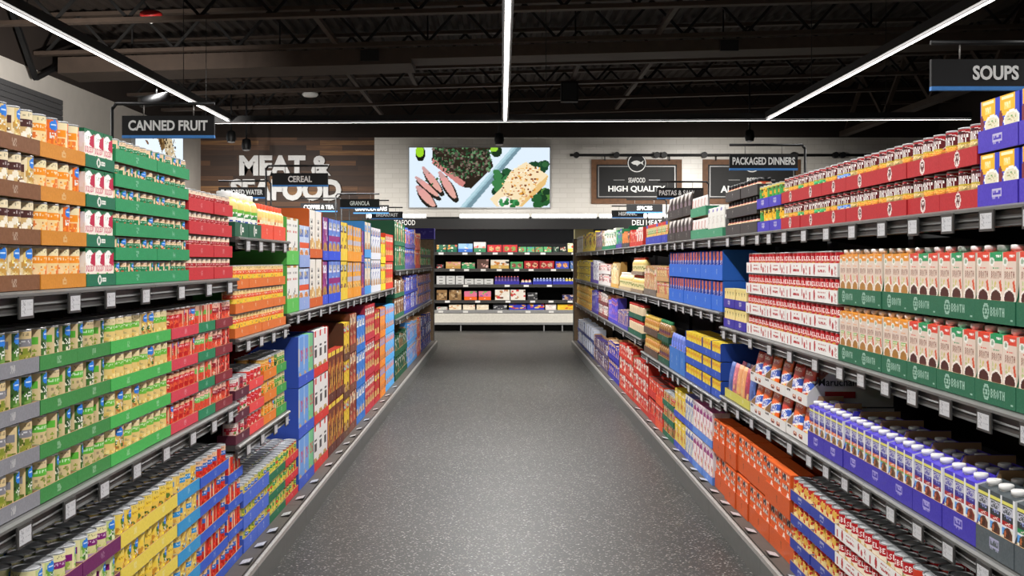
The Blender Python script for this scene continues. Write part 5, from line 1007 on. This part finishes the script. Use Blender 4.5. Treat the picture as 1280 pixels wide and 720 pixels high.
col('R', 9.52, 10.6, Z0, 3, .142, red1, 6, (200, 54, 38), 'nearer red case', T, style='shelfcase', fh=.04); col('R', 10.6, 11.85, Z0, 3, .16, red1, 7, (200, 54, 38), 'farther red case', T, style='shelfcase', fh=.04)
col('R', 11.87, 13.1, Z0, 2, .21, pack('cookie_box', 'indigo cookie box', [(60, 56, 160), (90, 80, 190), (226, 190, 140)], .16, .2, seed=33, cat='box'), 6, (56, 52, 156), 'indigo case', T, style='shelfcase', fh=.06)
col('R', 13.12, 15.05, Z0, 2, .17, pack('cookie_box', 'brown cookie box', [(110, 84, 90), (226, 220, 220), (60, 56, 130)], .18, .16, seed=34, cat='box'), 8, (90, 80, 110), 'mauve case', T, style='shelfcase', fh=.04)
col('R', 15.1, 18.4, Z0, 2, .2, pack('flour_bag', 'blue flour bag', [(206, 212, 226), (40, 66, 150), (236, 236, 240)], .2, .19, seed=35, cat='bag'), 8, (50, 70, 140), 'steel blue case', T, fh=.04, toprows=2)
# ---- mid right shelves
T = 'jar shelf'; zt = 1.5355
wp = Cv(12, 20, (236, 234, 226)); wp.rect(.2, .05, .6, .16, (110, 90, 180)); wp.dots(.1, .3, .9, .6, (206, 200, 190), .5); wp.rect(.05, .78, .95, .95, (226, 200, 80)); wpk = pouch_item('side_pasta_pouch', 'yellow pasta pouch', [(wp, '')], .13, .165, .022)
col('R', 6.31, 6.82, zt, 1, .2, wpk, 4, (70, 150, 112), 'long green tray', T, fh=.048, kind='letters')
wp = Cv(12, 16, (236, 230, 226)); wp.rect(.1, .1, .6, .5, (206, 140, 130)); wp.dots(.1, .5, .9, .9, (170, 150, 140), .3); wpk2 = pouch_item('rice_pouch', 'pink rice pouch', [(wp, '')], .105, .118, .02)
col('R', 6.82, 7.37, zt, 2, .135, wpk2, 5, (70, 150, 112), 'green tray', T, fh=.055, kind='letters')
bp = Cv(12, 18, (64, 54, 52)); bp.poly([(0, 0), (1, 0), (.5, .4)], (226, 220, 214)); bp.ell(.5, .55, .36, .2, (120, 96, 110)); bp.dots(.3, .75, .7, .88, (206, 196, 190), .4); bpk = pouch_item('grain_pouch', 'dark grain pouch', [(bp, '')], .15, .145, .02)
for i, (a, c_) in enumerate(((7.37, 7.70), (7.703, 8.04), (8.043, 8.41))): col('R', a, c_, zt, 2, .158, bpk, 2, (62, 56, 54), ['first', 'second', 'third'][i] + ' black case', T, style='tall', fh=.06, kind='letters', inner=(110, 84, 60))
pb = [Cv(10, 18, (226, 190, 110)) for _ in range(3)]
for k_, (c_, tcol) in enumerate((((60, 150, 90), (206, 50, 46)), ((206, 60, 50), (60, 80, 190)), ((110, 160, 90), (206, 50, 46)))): pb[k_].rect(0, 0, 1, .14, tcol); pb[k_].rect(.1, .2, .9, .5, c_); pb[k_].dots(.15, .24, .85, .46, (246, 236, 200), .5); pb[k_].blobs(.1, .6, .9, .95, [(226, 130, 50), (240, 190, 80), (196, 90, 40)], 9, .1, k_)
pbx = box_item('pasta_mix_box', 'pasta mix box', None, .1, .04, .152, (220, 180, 100), (206, 60, 50), 'box', vs=[(pb[0], 'with green panel'), (pb[1], 'with red panel'), (pb[2], 'with olive panel')])
for i in range(4): col('R', 8.42 + i * .315, 8.42 + i * .315 + .312, zt, 1, .2, pbx, 3, (52, 64, 176), nth[i].replace('nearest', 'first') + ' blue tray', T, fh=.058, kind='letters')
T = 'spaghetti shelf'; zt = 1.1215
bcv = Cv(10, 22, (62, 110, 206)); bcv.rect(.05, 0, .95, .3, (206, 100, 50)); bcv.dots(.05, .02, .95, .28, (90, 50, 110), .4); bcv.rect(.05, .3, .95, .7, (64, 60, 150)); bcv.dots(.1, .34, .9, .66, (226, 224, 240), .45, 3); bcv.rect(.05, .7, .95, 1, (226, 170, 60)); bcv.dots(.05, .75, .95, .98, (170, 100, 40), .4)
spag = box_item('spaghetti_box', 'violet spaghetti box', bcv, .065, .05, .158, (60, 90, 190), (70, 80, 180), 'box')
b = [6.32, 6.65, 7.02, 7.34, 7.67, 7.95, 8.33]
for i in range(6): col('R', b[i], b[i + 1], zt, 2, .171, spag, 3, (44, 108, 214), nth[i].replace('nearest', 'first') + ' blue case', T, fh=.085, style='cut', full=.168, depth=.5, inner=(36, 84, 180), kind='letters')
col('R', 8.35, 9.0, zt, 2, .125, pack('stuffing_box', 'tan stuffing box', [(206, 170, 110), (190, 70, 60), (226, 200, 150)], .12, .115, seed=41, title=(190, 60, 50), cat='box'), 5, (206, 160, 104), 'tan tray', T, fh=.03)
col('R', 9.03, 9.8, zt, 1, .25, pack('breadstick_pack', 'cream breadstick pack', [(226, 206, 170), (190, 140, 80), (200, 80, 60)], .1, .24, seed=42), 7, (120, 110, 100), 'grey tray', T, fh=.05)
T = 'sauce shelf'; zt = .6365
yb = Cv(10, 12, (236, 200, 44)); yb.dots(.1, .2, .9, .45, (206, 80, 50), .5); yb.blobs(.1, .5, .9, .9, [(240, 220, 90), (226, 160, 40)], 6, .1, 2); ybx = box_item('instant_mash_box', 'yellow mash box', yb, .085, .05, .096, (232, 196, 44), (236, 206, 60), 'box')
for i, (a, c_, n) in enumerate(((6.37, 6.66, 3), (6.663, 6.97, 3), (6.973, 7.6, 6))): col('R', a, c_, zt, 3, .104, ybx, n, (44, 84, 186), ['first', 'second', 'third'][i] + ' blue case', T, fh=.042, style='shelfcase', full=.1, depth=.5, kind='letters', inner=(36, 64, 150), toprows=3)
pbag = pouch_item('pasta_pouch', 'blue pasta pouch', [(bag((70, 96, 190), 12), ''), (bag((96, 120, 206), 13), '')], .13, .25, .05)
for i, (a, c_) in enumerate(((7.61, 7.84), (7.843, 8.08), (8.083, 8.32))): col('R', a, c_, zt, 1, .26, pbag, 2, (60, 120, 200), ['first', 'second', 'third'][i] + ' sky blue case', T, fh=.16, style='cutfront', full=.19, kind='letters')
sc = Cv(20, 9, (196, 140, 60)); sc.rect(.3, .2, .7, .9, (226, 196, 120)); sc.blobs(.3, .3, .7, .9, [(190, 90, 40), (60, 60, 50), (236, 210, 130)], 7, .07, 3)
sauce = lathe_item('sauce_jar', 'amber sauce jar', [(.03, 0, (170, 110, 50)), (.034, .005, (170, 110, 50)), (.034, .1, None), (.026, .125, (190, 130, 60))], sc, [(.028, .12), (.029, .122), (.029, .14), (.027, .142)], (214, 176, 70), 'jar')
col('R', 8.95, 9.8, zt, 2, .165, sauce, 9, (92, 70, 56), 'brown tray', T, fh=.055)
sc2 = Cv(20, 9, (150, 110, 60)); sc2.blobs(.1, .1, .9, .9, [(214, 120, 50), (60, 100, 60), (226, 200, 130), (110, 60, 90)], 16, .08, 5)
col('R', 8.35, 8.93, zt, 2, .165, lathe_item('dressing_bottle', 'mixed dressing bottle', [(.028, 0, (120, 80, 50)), (.032, .005, (120, 80, 50)), (.032, .1, None), (.014, .13, (150, 110, 60))], sc2, [(.015, .128), (.016, .13), (.016, .148), (.014, .15)], (60, 140, 90)), 6, (30, 84, 64), 'dark green tray', T, fh=.045)
# ---- far right shelves
T = 'far right top shelf'; zt = 1.5315
def fpack(a, c_, z, L_, pitch, name, desc, cols, n, tc, tn, T, style='low', fh=.04, cat='packet', title=None, seed=1, **k): col('R', a, c_, z, L_, pitch, pack(name, desc, cols, (c_ - a - .01) / n - .003, pitch - .01, seed=seed, title=title, cat=cat), n, tc, tn, T, style=style, fh=fh, tag_=False, **k)
fpack(9.9, 10.9, zt, 1, .17, 'spice_packet', 'red spice packet', [(206, 60, 50), (240, 230, 220), (226, 110, 60)], 6, (206, 60, 46), 'red case', T, seed=51)
fpack(10.92, 11.6, zt, 1, .165, 'spice_packet', 'orange spice packet', [(226, 120, 50), (70, 66, 70), (236, 150, 80)], 4, (70, 66, 70), 'charcoal case', T, seed=52)
fpack(11.62, 12.2, zt, 1, .2, 'spice_packet', 'green spice packet', [(50, 150, 100), (90, 70, 160), (60, 170, 110)], 3, (80, 70, 150), 'violet case', T, seed=53)
fpack(12.22, 13.9, zt, 1, .24, 'rice_bag', 'tan rice bag', [(226, 220, 206), (150, 120, 90), (40, 110, 76)], 6, (30, 108, 76), 'green case', T, style='tall', seed=54, depth=.5, inner=(26, 90, 64))
fpack(13.95, 14.9, zt, 1, .26, 'tortilla_bag', 'brown tortilla bag', [(120, 96, 90), (90, 80, 110), (200, 170, 150)], 4, (110, 96, 84), 'drab case', T, seed=55)
fpack(14.95, 17.2, zt, 1, .29, 'chip_bag', 'yellow chip bag', [(236, 204, 50), (60, 60, 50), (240, 220, 90), (214, 150, 50)], 7, (236, 204, 50), 'yellow case', T, seed=56)
fpack(17.25, 18.5, zt, 1, .27, 'chip_bag', 'white chip bag', [(236, 234, 226), (226, 220, 200), (200, 190, 160)], 4, (230, 226, 206), 'cream case', T, seed=57)
T = 'far right second shelf'; zt = 1.1165
ol = Cv(16, 7, (226, 200, 120)); ol.rect(.3, .1, .7, .95, (236, 222, 170)); ol.dots(.34, .3, .66, .7, (120, 140, 60), .5)
oil = lathe_item('oil_bottle', 'red capped oil bottle', [(.032, 0, (226, 196, 100)), (.036, .005, (226, 196, 100)), (.036, .1, None), (.02, .13, (230, 206, 120))], ol, [(.018, .128), (.019, .13), (.019, .148), (.017, .15)], (206, 70, 46))
col('R', 9.9, 10.75, zt, 2, .16, oil, 8, (150, 130, 110), 'nearer tan tray', T, fh=.03, tag_=False)
vin = lathe_item('vinegar_bottle', 'white capped oil bottle', [(.036, 0, (214, 196, 130)), (.04, .005, (214, 196, 130)), (.04, .11, None), (.02, .145, (226, 210, 150))], ol, [(.018, .143), (.019, .145), (.019, .165), (.017, .167)], (236, 230, 220))
col('R', 10.78, 11.9, zt, 1, .2, vin, 11, (190, 170, 140), 'farther tan tray', T, fh=.03, tag_=False)
fpack(11.95, 12.75, zt, 1, .27, 'cracker_bag', 'cream cracker bag', [(226, 200, 150), (206, 170, 110), (240, 226, 196)], 4, (206, 160, 84), 'kraft case', T, style='tall', seed=61, inner=(190, 140, 70))
fpack(12.8, 14.4, zt, 2, .13, 'bean_bag', 'maroon bean bag', [(226, 220, 214), (110, 40, 50), (206, 60, 56)], 7, (206, 200, 196), 'pale case', T, seed=62)
fpack(14.45, 15.3, zt, 1, .31, 'pasta_bag', 'silver pasta bag', [(230, 228, 230), (190, 190, 200), (120, 110, 150)], 4, (90, 70, 150), 'violet case', T, seed=63)
fpack(15.35, 15.75, zt, 1, .3, 'tea_box', 'indigo tea box', [(70, 56, 150), (90, 76, 170), (60, 46, 130)], 2, (70, 56, 150), 'indigo case', T, seed=64, cat='box')
fpack(15.8, 18.5, zt, 3, .1, 'taco_box', 'yellow taco box', [(236, 214, 60), (220, 190, 40), (110, 90, 60)], 6, (226, 200, 50), 'yellow case', T, seed=65, cat='box')
T = 'far right third shelf'; zt = .7315
jr = Cv(16, 8, (226, 206, 170)); jr.blobs(.1, .1, .9, .9, [(206, 80, 50), (236, 226, 200), (90, 130, 80)], 9, .09, 4)
col('R', 9.92, 11.0, zt, 2, .15, lathe_item('pickle_jar', 'red lidded jar', [(.034, 0, (206, 180, 140)), (.038, .005, (206, 180, 140)), (.038, .1, None), (.034, .112, (214, 196, 160))], jr, [(.035, .11), (.036, .112), (.036, .128), (.034, .13)], (200, 56, 46), 'jar'), 10, (34, 92, 70), 'green tray', T, fh=.045, tag_=False, kind='letters')
fpack(11.05, 12.0, zt, 1, .2, 'noodle_box', 'dusky noodle box', [(80, 76, 150), (150, 120, 140), (206, 170, 150)], 6, (76, 72, 160), 'slate violet case', T, seed=71, cat='box')
fpack(12.02, 13.1, zt, 1, .28, 'noodle_box', 'bright noodle box', [(78, 70, 190), (110, 100, 206), (196, 120, 150)], 6, (70, 64, 180), 'bright violet case', T, style='shelfcase', seed=72, cat='box')
fpack(13.15, 14.4, zt, 2, .15, 'jam_jar_box', 'red jam pack', [(226, 214, 206), (170, 40, 46), (60, 50, 50)], 7, (120, 60, 60), 'dull red case', T, seed=73)
fpack(14.45, 15.5, zt, 1, .33, 'tea_box', 'violet tea box', [(70, 60, 160), (96, 86, 190), (200, 190, 220)], 5, (66, 56, 156), 'violet case', T, seed=74, cat='box')
fpack(15.55, 18.5, zt, 3, .105, 'taco_box', 'amber taco box', [(236, 190, 60), (226, 160, 50), (240, 220, 140)], 6, (226, 170, 50), 'amber case', T, seed=75, cat='box')
for z, nm in ((1.53, 'top'), (1.115, 'second'), (.73, 'third')):
    for q, u in enumerate(np.linspace(10.2, 18.2, 9)): price_tag('R', u, z, uniq(f"tiny white tag on far right {nm} shelf lip, {nth[q]} along"))
# display headers on the end panels
m = MB(); cvh = Cv(16, 8, (70, 56, 170)); cvh.dots(.5, .3, .95, .7, (100, 90, 200), .4); m.box(-.02, .4, 0, .3, 0, .17, (70, 56, 170), front=cvh.a)
o = link('header_box', m.mesh('header', [M_PRINT]), None, (LX - .4, 18.55 + .02, 1.75)); o.location = (LX - .36, 18.72, 1.755); tag(o, 'violet display box standing on top of the left end panel', 'display box')
m = MB(); m.box(0, .3, 0, .25, 0, .155, (226, 216, 160)); tag(link('header_box', m.mesh('header', [M_PRINT]), None, (RX - .02, 18.7, 1.755)), 'cream display box standing on top of the right end panel', 'display box')

# ================================================================== goods in the chilled case
rows = [CSH[0] + .0205, CSH[1] + .0205, CSH[2] + .0205, CSH[3] + .0205, .4205]
def chill(row, px0, px1, hpx, bg, cols, desc, name, cat='packet', seed=1, lip=None, n=1, win=False, title=None):
    Y = CYF + .14; w = (px1 - px0) * Y / F - .012; h = hpx * Y / F
    cv = Cv(16, 12, bg); 
    if win: cv.ell(.27, .5, .17, .3, cols[0]); cv.ell(.73, .5, .17, .3, cols[0]); cv.blobs(.14, .3, .4, .75, cols, 6, .07, seed); cv.blobs(.6, .3, .86, .75, cols, 6, .07, seed + 1)
    else: cv.blobs(.02, .05, .98, .95, cols, 12, .1, seed)
    if title: cv.rect(.3, .1, .7, .3, title)
    if lip: cv.rect(0, .62, 1, 1, lip); cv.rect(.44, .72, .56, .86, (226, 220, 214))
    m = MB(); d = .22; m.box(-w / 2, w / 2, .012, d, 0, h, bg, front=cv.a, top=cols[0]); 
    r = empty(name, desc, cat, (kx((px0 + px1) / 2, Y), Y - .015, rows[row]), 0, 'chilled packs in the back case')
    link('pack', m.mesh(name, [M_GLOSS]), r)
    m = MB(); m.box(-w / 2, w / 2, 0, .009, 0, h * .16, lip or bg); link('card_lip', m.mesh('lip', [M_PRINT]), r)
RED, CRM, PNK = (190, 46, 52), (230, 220, 200), (220, 150, 150)
for a in ((0, 545.5, 558, 9.5, (60, 110, 84), [(226, 110, 90), (240, 226, 206), (226, 160, 80)], 'green tray of pink fruit tubs, first on top shelf', 'chilled_tub', 'tub', 1, (26, 100, 74)), (0, 558.5, 571.5, 9.5, (60, 110, 84), [(226, 110, 90), (240, 226, 206), (226, 160, 80)], 'green tray of pink fruit tubs, second on top shelf', 'chilled_tub', 'tub', 2, (26, 100, 74)),
    (0, 572.5, 591, 11, (150, 186, 226), [(206, 226, 244), (236, 190, 150), (120, 160, 214)], 'pale blue chilled pack on top case shelf', 'chilled_pack', 'packet', 3, (60, 110, 190)), (0, 592, 607.5, 13, (206, 196, 190), [(206, 70, 60), (226, 130, 110), (240, 230, 226)], 'tall stack of red and white meat packs, top case shelf', 'meat_pack', 'packet', 4, (60, 130, 90)),
    (0, 609, 627.5, 9.5, RED, [(206, 170, 120), (226, 90, 80), (90, 130, 70)], 'red window pack left of another, top case shelf', 'sausage_pack', 'packet', 5, None, 1, True), (0, 628, 647, 9.5, RED, [(130, 150, 80), (206, 170, 120), (150, 80, 60)], 'red window pack right of another, top case shelf', 'sausage_pack', 'packet', 6, None, 1, True),
    (0, 648, 658, 7, (90, 170, 110), [(206, 70, 60), (120, 70, 60), (226, 200, 160)], 'green pack with red window, first of four on top shelf', 'deli_pack', 'packet', 7), (0, 658.5, 668.5, 7, (90, 170, 110), [(80, 120, 190), (206, 100, 80)], 'green pack with blue window, second of four on top shelf', 'deli_pack', 'packet', 8), (0, 669, 679, 7, (90, 170, 110), [(206, 70, 60), (150, 90, 60)], 'green pack with red window, third of four on top shelf', 'deli_pack', 'packet', 9), (0, 679.5, 689.5, 7, (90, 170, 110), [(190, 90, 70), (226, 220, 190)], 'green pack with pale window, fourth on top shelf', 'deli_pack', 'packet', 10),
    (0, 691, 699, 7, (40, 60, 50), [(190, 190, 176), (90, 120, 90)], 'small dark pack left of its twin, top case shelf', 'deli_pack', 'packet', 11), (0, 700, 708, 7, (40, 60, 50), [(206, 196, 176), (170, 60, 50)], 'small dark pack right of its twin, top case shelf', 'deli_pack', 'packet', 12), (0, 709.5, 723, 11.5, (230, 220, 180), [(236, 226, 190), (206, 70, 60), (120, 150, 80)], 'cream and red pack at the right end, top case shelf', 'cheese_pack', 'packet', 13, (226, 200, 90)),
    (1, 545.5, 555, 6, (50, 46, 46), [(190, 60, 60), (206, 190, 180)], 'low dark pack at the left end, second case shelf', 'deli_pack', 'packet', 14), (1, 557, 576, 9, (206, 170, 110), [PNK, (236, 190, 180), (206, 120, 120)], 'pink bacon pack on gold card, second case shelf', 'bacon_pack', 'packet', 15, (196, 150, 80)), (1, 577, 594, 8, (70, 150, 96), [PNK, (236, 200, 180)], 'pink bacon pack on green card, second case shelf', 'bacon_pack', 'packet', 16, (60, 150, 90)), (1, 596, 611, 12, (90, 64, 56), [(226, 190, 176), (206, 160, 150), (110, 80, 70)], 'brown tub of pale meat, second case shelf', 'meat_tub', 'tub', 17),
    (1, 613, 636.5, 11.5, (226, 220, 206), [(50, 46, 46), (236, 226, 214), (206, 130, 60)], 'black and white patterned pack, second case shelf', 'meat_pack', 'packet', 18, (206, 170, 90)), (1, 637.5, 654, 9, (80, 160, 96), [(150, 80, 70), (206, 170, 140)], 'green window pack, second case shelf', 'sausage_pack', 'packet', 19, None, 1, True), (1, 655, 673.5, 10, (176, 36, 44), [(226, 180, 140), (120, 50, 46)], 'dark red window pack left of its twin, second shelf', 'sausage_pack', 'packet', 20, None, 1, True), (1, 674, 693, 10, (176, 36, 44), [(206, 170, 140), (120, 50, 46)], 'dark red window pack right of its twin, second shelf', 'sausage_pack', 'packet', 21, None, 1, True), (1, 694, 711.5, 9.5, (60, 80, 190), [(226, 170, 110), (190, 90, 60)], 'blue window pack, second case shelf', 'sausage_pack', 'packet', 22, None, 1, True), (1, 712.5, 722.5, 10, (90, 120, 170), [(236, 226, 206), (60, 80, 150)], 'blue and white pack at the right end, second shelf', 'cheese_pack', 'packet', 23),
    (4, 545.5, 559.5, 3.5, (190, 190, 180), [(226, 220, 214), (190, 60, 60)], 'flat white pack at the left end of case deck', 'meat_pack', 'packet', 24), (4, 561, 577, 6.5, (230, 216, 190), [(240, 232, 214), (206, 150, 90)], 'cream tub, first of three on case deck', 'dip_tub', 'tub', 25), (4, 578.5, 594, 6.5, (230, 216, 190), [(240, 232, 214), (206, 110, 80)], 'cream tub, second of three on case deck', 'dip_tub', 'tub', 26), (4, 595.5, 611, 6.5, (230, 216, 190), [(240, 232, 214), (206, 170, 110)], 'cream tub, third of three on case deck', 'dip_tub', 'tub', 27),
    (4, 616, 634, 6.5, (60, 60, 66), [(190, 190, 190), (90, 90, 96)], 'dark wrapped pack on case deck', 'meat_pack', 'packet', 28), (4, 636, 658, 7.5, (50, 60, 180), [(226, 150, 50), (206, 60, 50), (240, 214, 110)], 'blue and orange pack left of its twin, case deck', 'cheese_box', 'packet', 29), (4, 658.5, 680.5, 7.5, (50, 60, 180), [(226, 150, 50), (206, 60, 50), (240, 214, 110)], 'blue and orange pack right of its twin, case deck', 'cheese_box', 'packet', 30), (4, 681.5, 695.5, 7, (226, 216, 210), [(240, 236, 230), (226, 160, 150)], 'white bag with pink marks, case deck', 'cheese_bag', 'bag', 31), (4, 696.5, 722.5, 7, (232, 190, 50), [(240, 210, 90), (190, 60, 50)], 'yellow pack at the right end of case deck', 'cheese_box', 'packet', 32),
    (3, 545.5, 559, 13, (150, 116, 76), [(190, 160, 120), (90, 66, 44)], 'stack of brown egg cartons at the left end, fourth shelf', 'egg_carton', 'egg carton', 33), (3, 561, 577, 13, (150, 116, 76), [(190, 160, 120), (90, 66, 44), (226, 214, 190)], 'stack of brown egg cartons beside orange box, fourth shelf', 'egg_carton', 'egg carton', 34), (3, 580, 596.5, 11.5, (226, 120, 150), [(240, 190, 200), (226, 90, 130), (150, 90, 170), (110, 190, 90)], 'pink and orange box left of its twin, fourth shelf', 'yogurt_box', 'box', 35, (240, 110, 40)), (3, 598, 614, 11.5, (226, 120, 150), [(240, 190, 200), (226, 90, 130), (150, 90, 170), (110, 190, 90)], 'pink and orange box right of its twin, fourth shelf', 'yogurt_box', 'box', 36, (240, 110, 40)),
    (3, 618.5, 637.5, 13.5, (232, 226, 214), [(190, 130, 80), (206, 60, 60), (240, 234, 226), (110, 70, 50)], 'white box with brown cups left of its twin, fourth shelf', 'pudding_box', 'box', 37), (3, 638, 657, 13.5, (232, 226, 214), [(190, 130, 80), (206, 60, 60), (240, 234, 226), (110, 70, 50)], 'white box with brown cups right of its twin, fourth shelf', 'pudding_box', 'box', 38), (3, 659, 672, 9.5, (60, 60, 62), [(176, 176, 176), (30, 30, 32)], 'black wire tub, fourth case shelf', 'wire_tub', 'tub', 39), (3, 703, 722.5, 7, (50, 54, 110), [(206, 160, 120), (226, 216, 206)], 'low navy box at the right end, fourth shelf', 'yogurt_box', 'box', 40)):
    chill(*a)
for q, (x0, x1) in enumerate(((545.5, 557), (557.5, 569), (569.5, 580))): 
    for k_ in range(3): 
        cv = Cv(14, 5, (206, 206, 204)); cv.rect(.3, .3, .7, .6, (60, 60, 62)); Y = CYF + .14; w = (x1 - x0) * Y / F - .012; m = MB(); m.box(-w / 2, w / 2, 0, .2, 0, .058, (200, 200, 198), front=cv.a)
        tag(link('cream_box', m.mesh('cream_box', [M_PRINT]), None, (kx((x0 + x1) / 2, Y), Y - .02, rows[2] + .0585 * k_)), f"white box with dark dash, {['left', 'middle', 'right'][q]} pile, {LAY[3][k_]} layer, third case shelf", 'box', 'white boxes on the third case shelf')
for q in range(3):
    x0 = 580.5 + q * 12.2; x1 = x0 + 12
    for k_ in range(2):
        Y = CYF + .14; w = (x1 - x0) * Y / F - .012; cv = Cv(14, 5, (206, 206, 204)); cv.rect(.3, .3, .7, .6, (70, 70, 72)); m = MB(); m.box(-w / 2, w / 2, 0, .2, 0, .058, (200, 200, 198), front=cv.a)
        tag(link('cream_box', m.mesh('cream_box', [M_PRINT]), None, (kx((x0 + x1) / 2, Y), Y - .02, rows[2] + .0585 * k_)), f"white low box with dark dash, {['first', 'second', 'third'][q]} of three piles, {LAY[2][k_]} layer, third case shelf", 'box', 'white boxes on the third case shelf')
def cup(px, row, r, h, c, capc, desc, dz=0):
    Y = CYF + .14; ro = empty('drink_bottle', desc, 'bottle', (kx(px, Y), Y + r * 1.3 - .02, rows[row] + dz), 0, 'small bottles on the third case shelf')
    cv = Cv(12, 4, c); cv.rect(.3, .25, .7, .75, tuple(min(255, x + 60) for x in c)); m = MB(); P = [(r * .9, 0), (r, .006)] + [(r, .006 + (h - .03) * (j + 1) / 4) for j in range(4)] + [(r * .55, h - .012)]
    n = m.lathe(P, 12, [c] + [cv.a[3 - j] for j in range(4)] + [c]); m.cap(n, 12, 0, c); m.cap(n, 12, 6, c); link('body', m.mesh('body', [M_GLOSS]), ro)
    m = MB(); n = m.lathe([(r * .6, h - .014), (r * .6, h), (r * .5, h + .002)], 10, capc); m.cap(n, 10, 2, capc); link('cap', m.mesh('cap', [M_GLOSS]), ro)
Y = CYF + .14
def ctray(x0, x1, row, h, c, desc):
    w = (x1 - x0) * Y / F - .006; m = MB(); m.box(-w / 2, w / 2, 0, .004, 0, h, c); m.box(-w / 2, w / 2, .004, .2, 0, .003, c); m.box(-w / 2, -w / 2 + .003, .004, .2, .003, h, c); m.box(w / 2 - .003, w / 2, .004, .2, .003, h, c)
    tag(link('carton_tray', m.mesh('ctray', [M_PRINT]), None, (kx((x0 + x1) / 2, Y), Y - .019, rows[row])), desc, 'tray', 'trays of bottles on the third case shelf')
ctray(618, 649.5, 2, .075, (56, 50, 160), 'indigo tray of dark bottles, third case shelf'); ctray(650.5, 665, 2, .05, (56, 50, 160), 'low indigo tray of cream bottles, third case shelf'); ctray(666, 690, 2, .075, (50, 56, 170), 'blue tray of white capped bottles, third case shelf'); ctray(690.5, 722.5, 2, .075, (50, 56, 170), 'blue tray of pale and yellow bottles, third case shelf')
for i in range(8): cup(620.2 + i * 3.85, 2, .027, .165, (66, 44, 110), (196, 90, 60), f"dark violet bottle with orange cap, {nth[i].replace('nearest', 'first')} in its indigo tray", .004)
for i in range(3): cup(653.5 + i * 4.3, 2, .031, .1, (226, 206, 180), (200, 60, 60), f"cream bottle with red cap, {nth[i].replace('nearest', 'first')} in the low indigo tray", .004)
for i in range(6): cup(668.2 + i * 3.9, 2, .027, .13, (120, 134, 200), (226, 228, 236), f"pale blue bottle with white cap, {nth[i].replace('nearest', 'first')} in its blue tray", .004)
for i in range(8): cup(692.8 + i * 3.9, 2, .027, .13, (130, 140, 200) if i < 4 else (226, 196, 80), (226, 226, 230), f"{'lavender' if i < 4 else 'yellow'} bottle with white cap, {nth[i].replace('nearest', 'first')} in the rightmost blue tray", .004)
for rw, z, xs in ((0, CSH[0], (551, 581, 598, 619, 638, 659, 679, 718)), (1, CSH[1], (565, 583, 604, 624, 646, 664, 692, 718)), (2, CSH[2], (582, 634, 658, 687)), (3, CSH[3], (559, 597, 635, 666, 689, 713)), (4, .385, (551, 582, 625, 660, 689))):
    for q, px in enumerate(xs):
        m = MB(); m.box(-.05, .05, 0, .003, -.02, .02, (228, 226, 222)); tag(link('price_tag', m.mesh('case_tag', [M_PRINT]), None, (kx(px), CYF + (.0865 if rw < 4 else -.0235), z)), f"white price tag on the {['top', 'second', 'third', 'fourth', 'deck'][rw]} case shelf edge, {nth[q].replace('nearest', 'first')} from the left end", 'price tag', 'price tags on the chilled case')
# ================================================================== camera, world, exposure
cam = bpy.data.cameras.new('camera'); co = bpy.data.objects.new('camera', cam); COL.objects.link(co)
co.location = (0, 0, H); co.rotation_euler = (PI / 2, 0, 0); cam.sensor_width = 36; cam.lens = F / 1280 * 36
cam.shift_x = (640 - CX) / 1280; cam.shift_y = -(360 - CY) / 1280; cam.clip_start = .05; cam.clip_end = 100
S.camera = co
w = bpy.data.worlds.new('store'); S.world = w; w.use_nodes = True
w.node_tree.nodes['Background'].inputs[0].default_value = (1, .98, .95, 1); w.node_tree.nodes['Background'].inputs[1].default_value = .17
S.view_settings.view_transform = 'Standard'; S.view_settings.look = 'None'; S.view_settings.exposure = 0; S.view_settings.gamma = 1; S.view_settings.use_curve_mapping = False
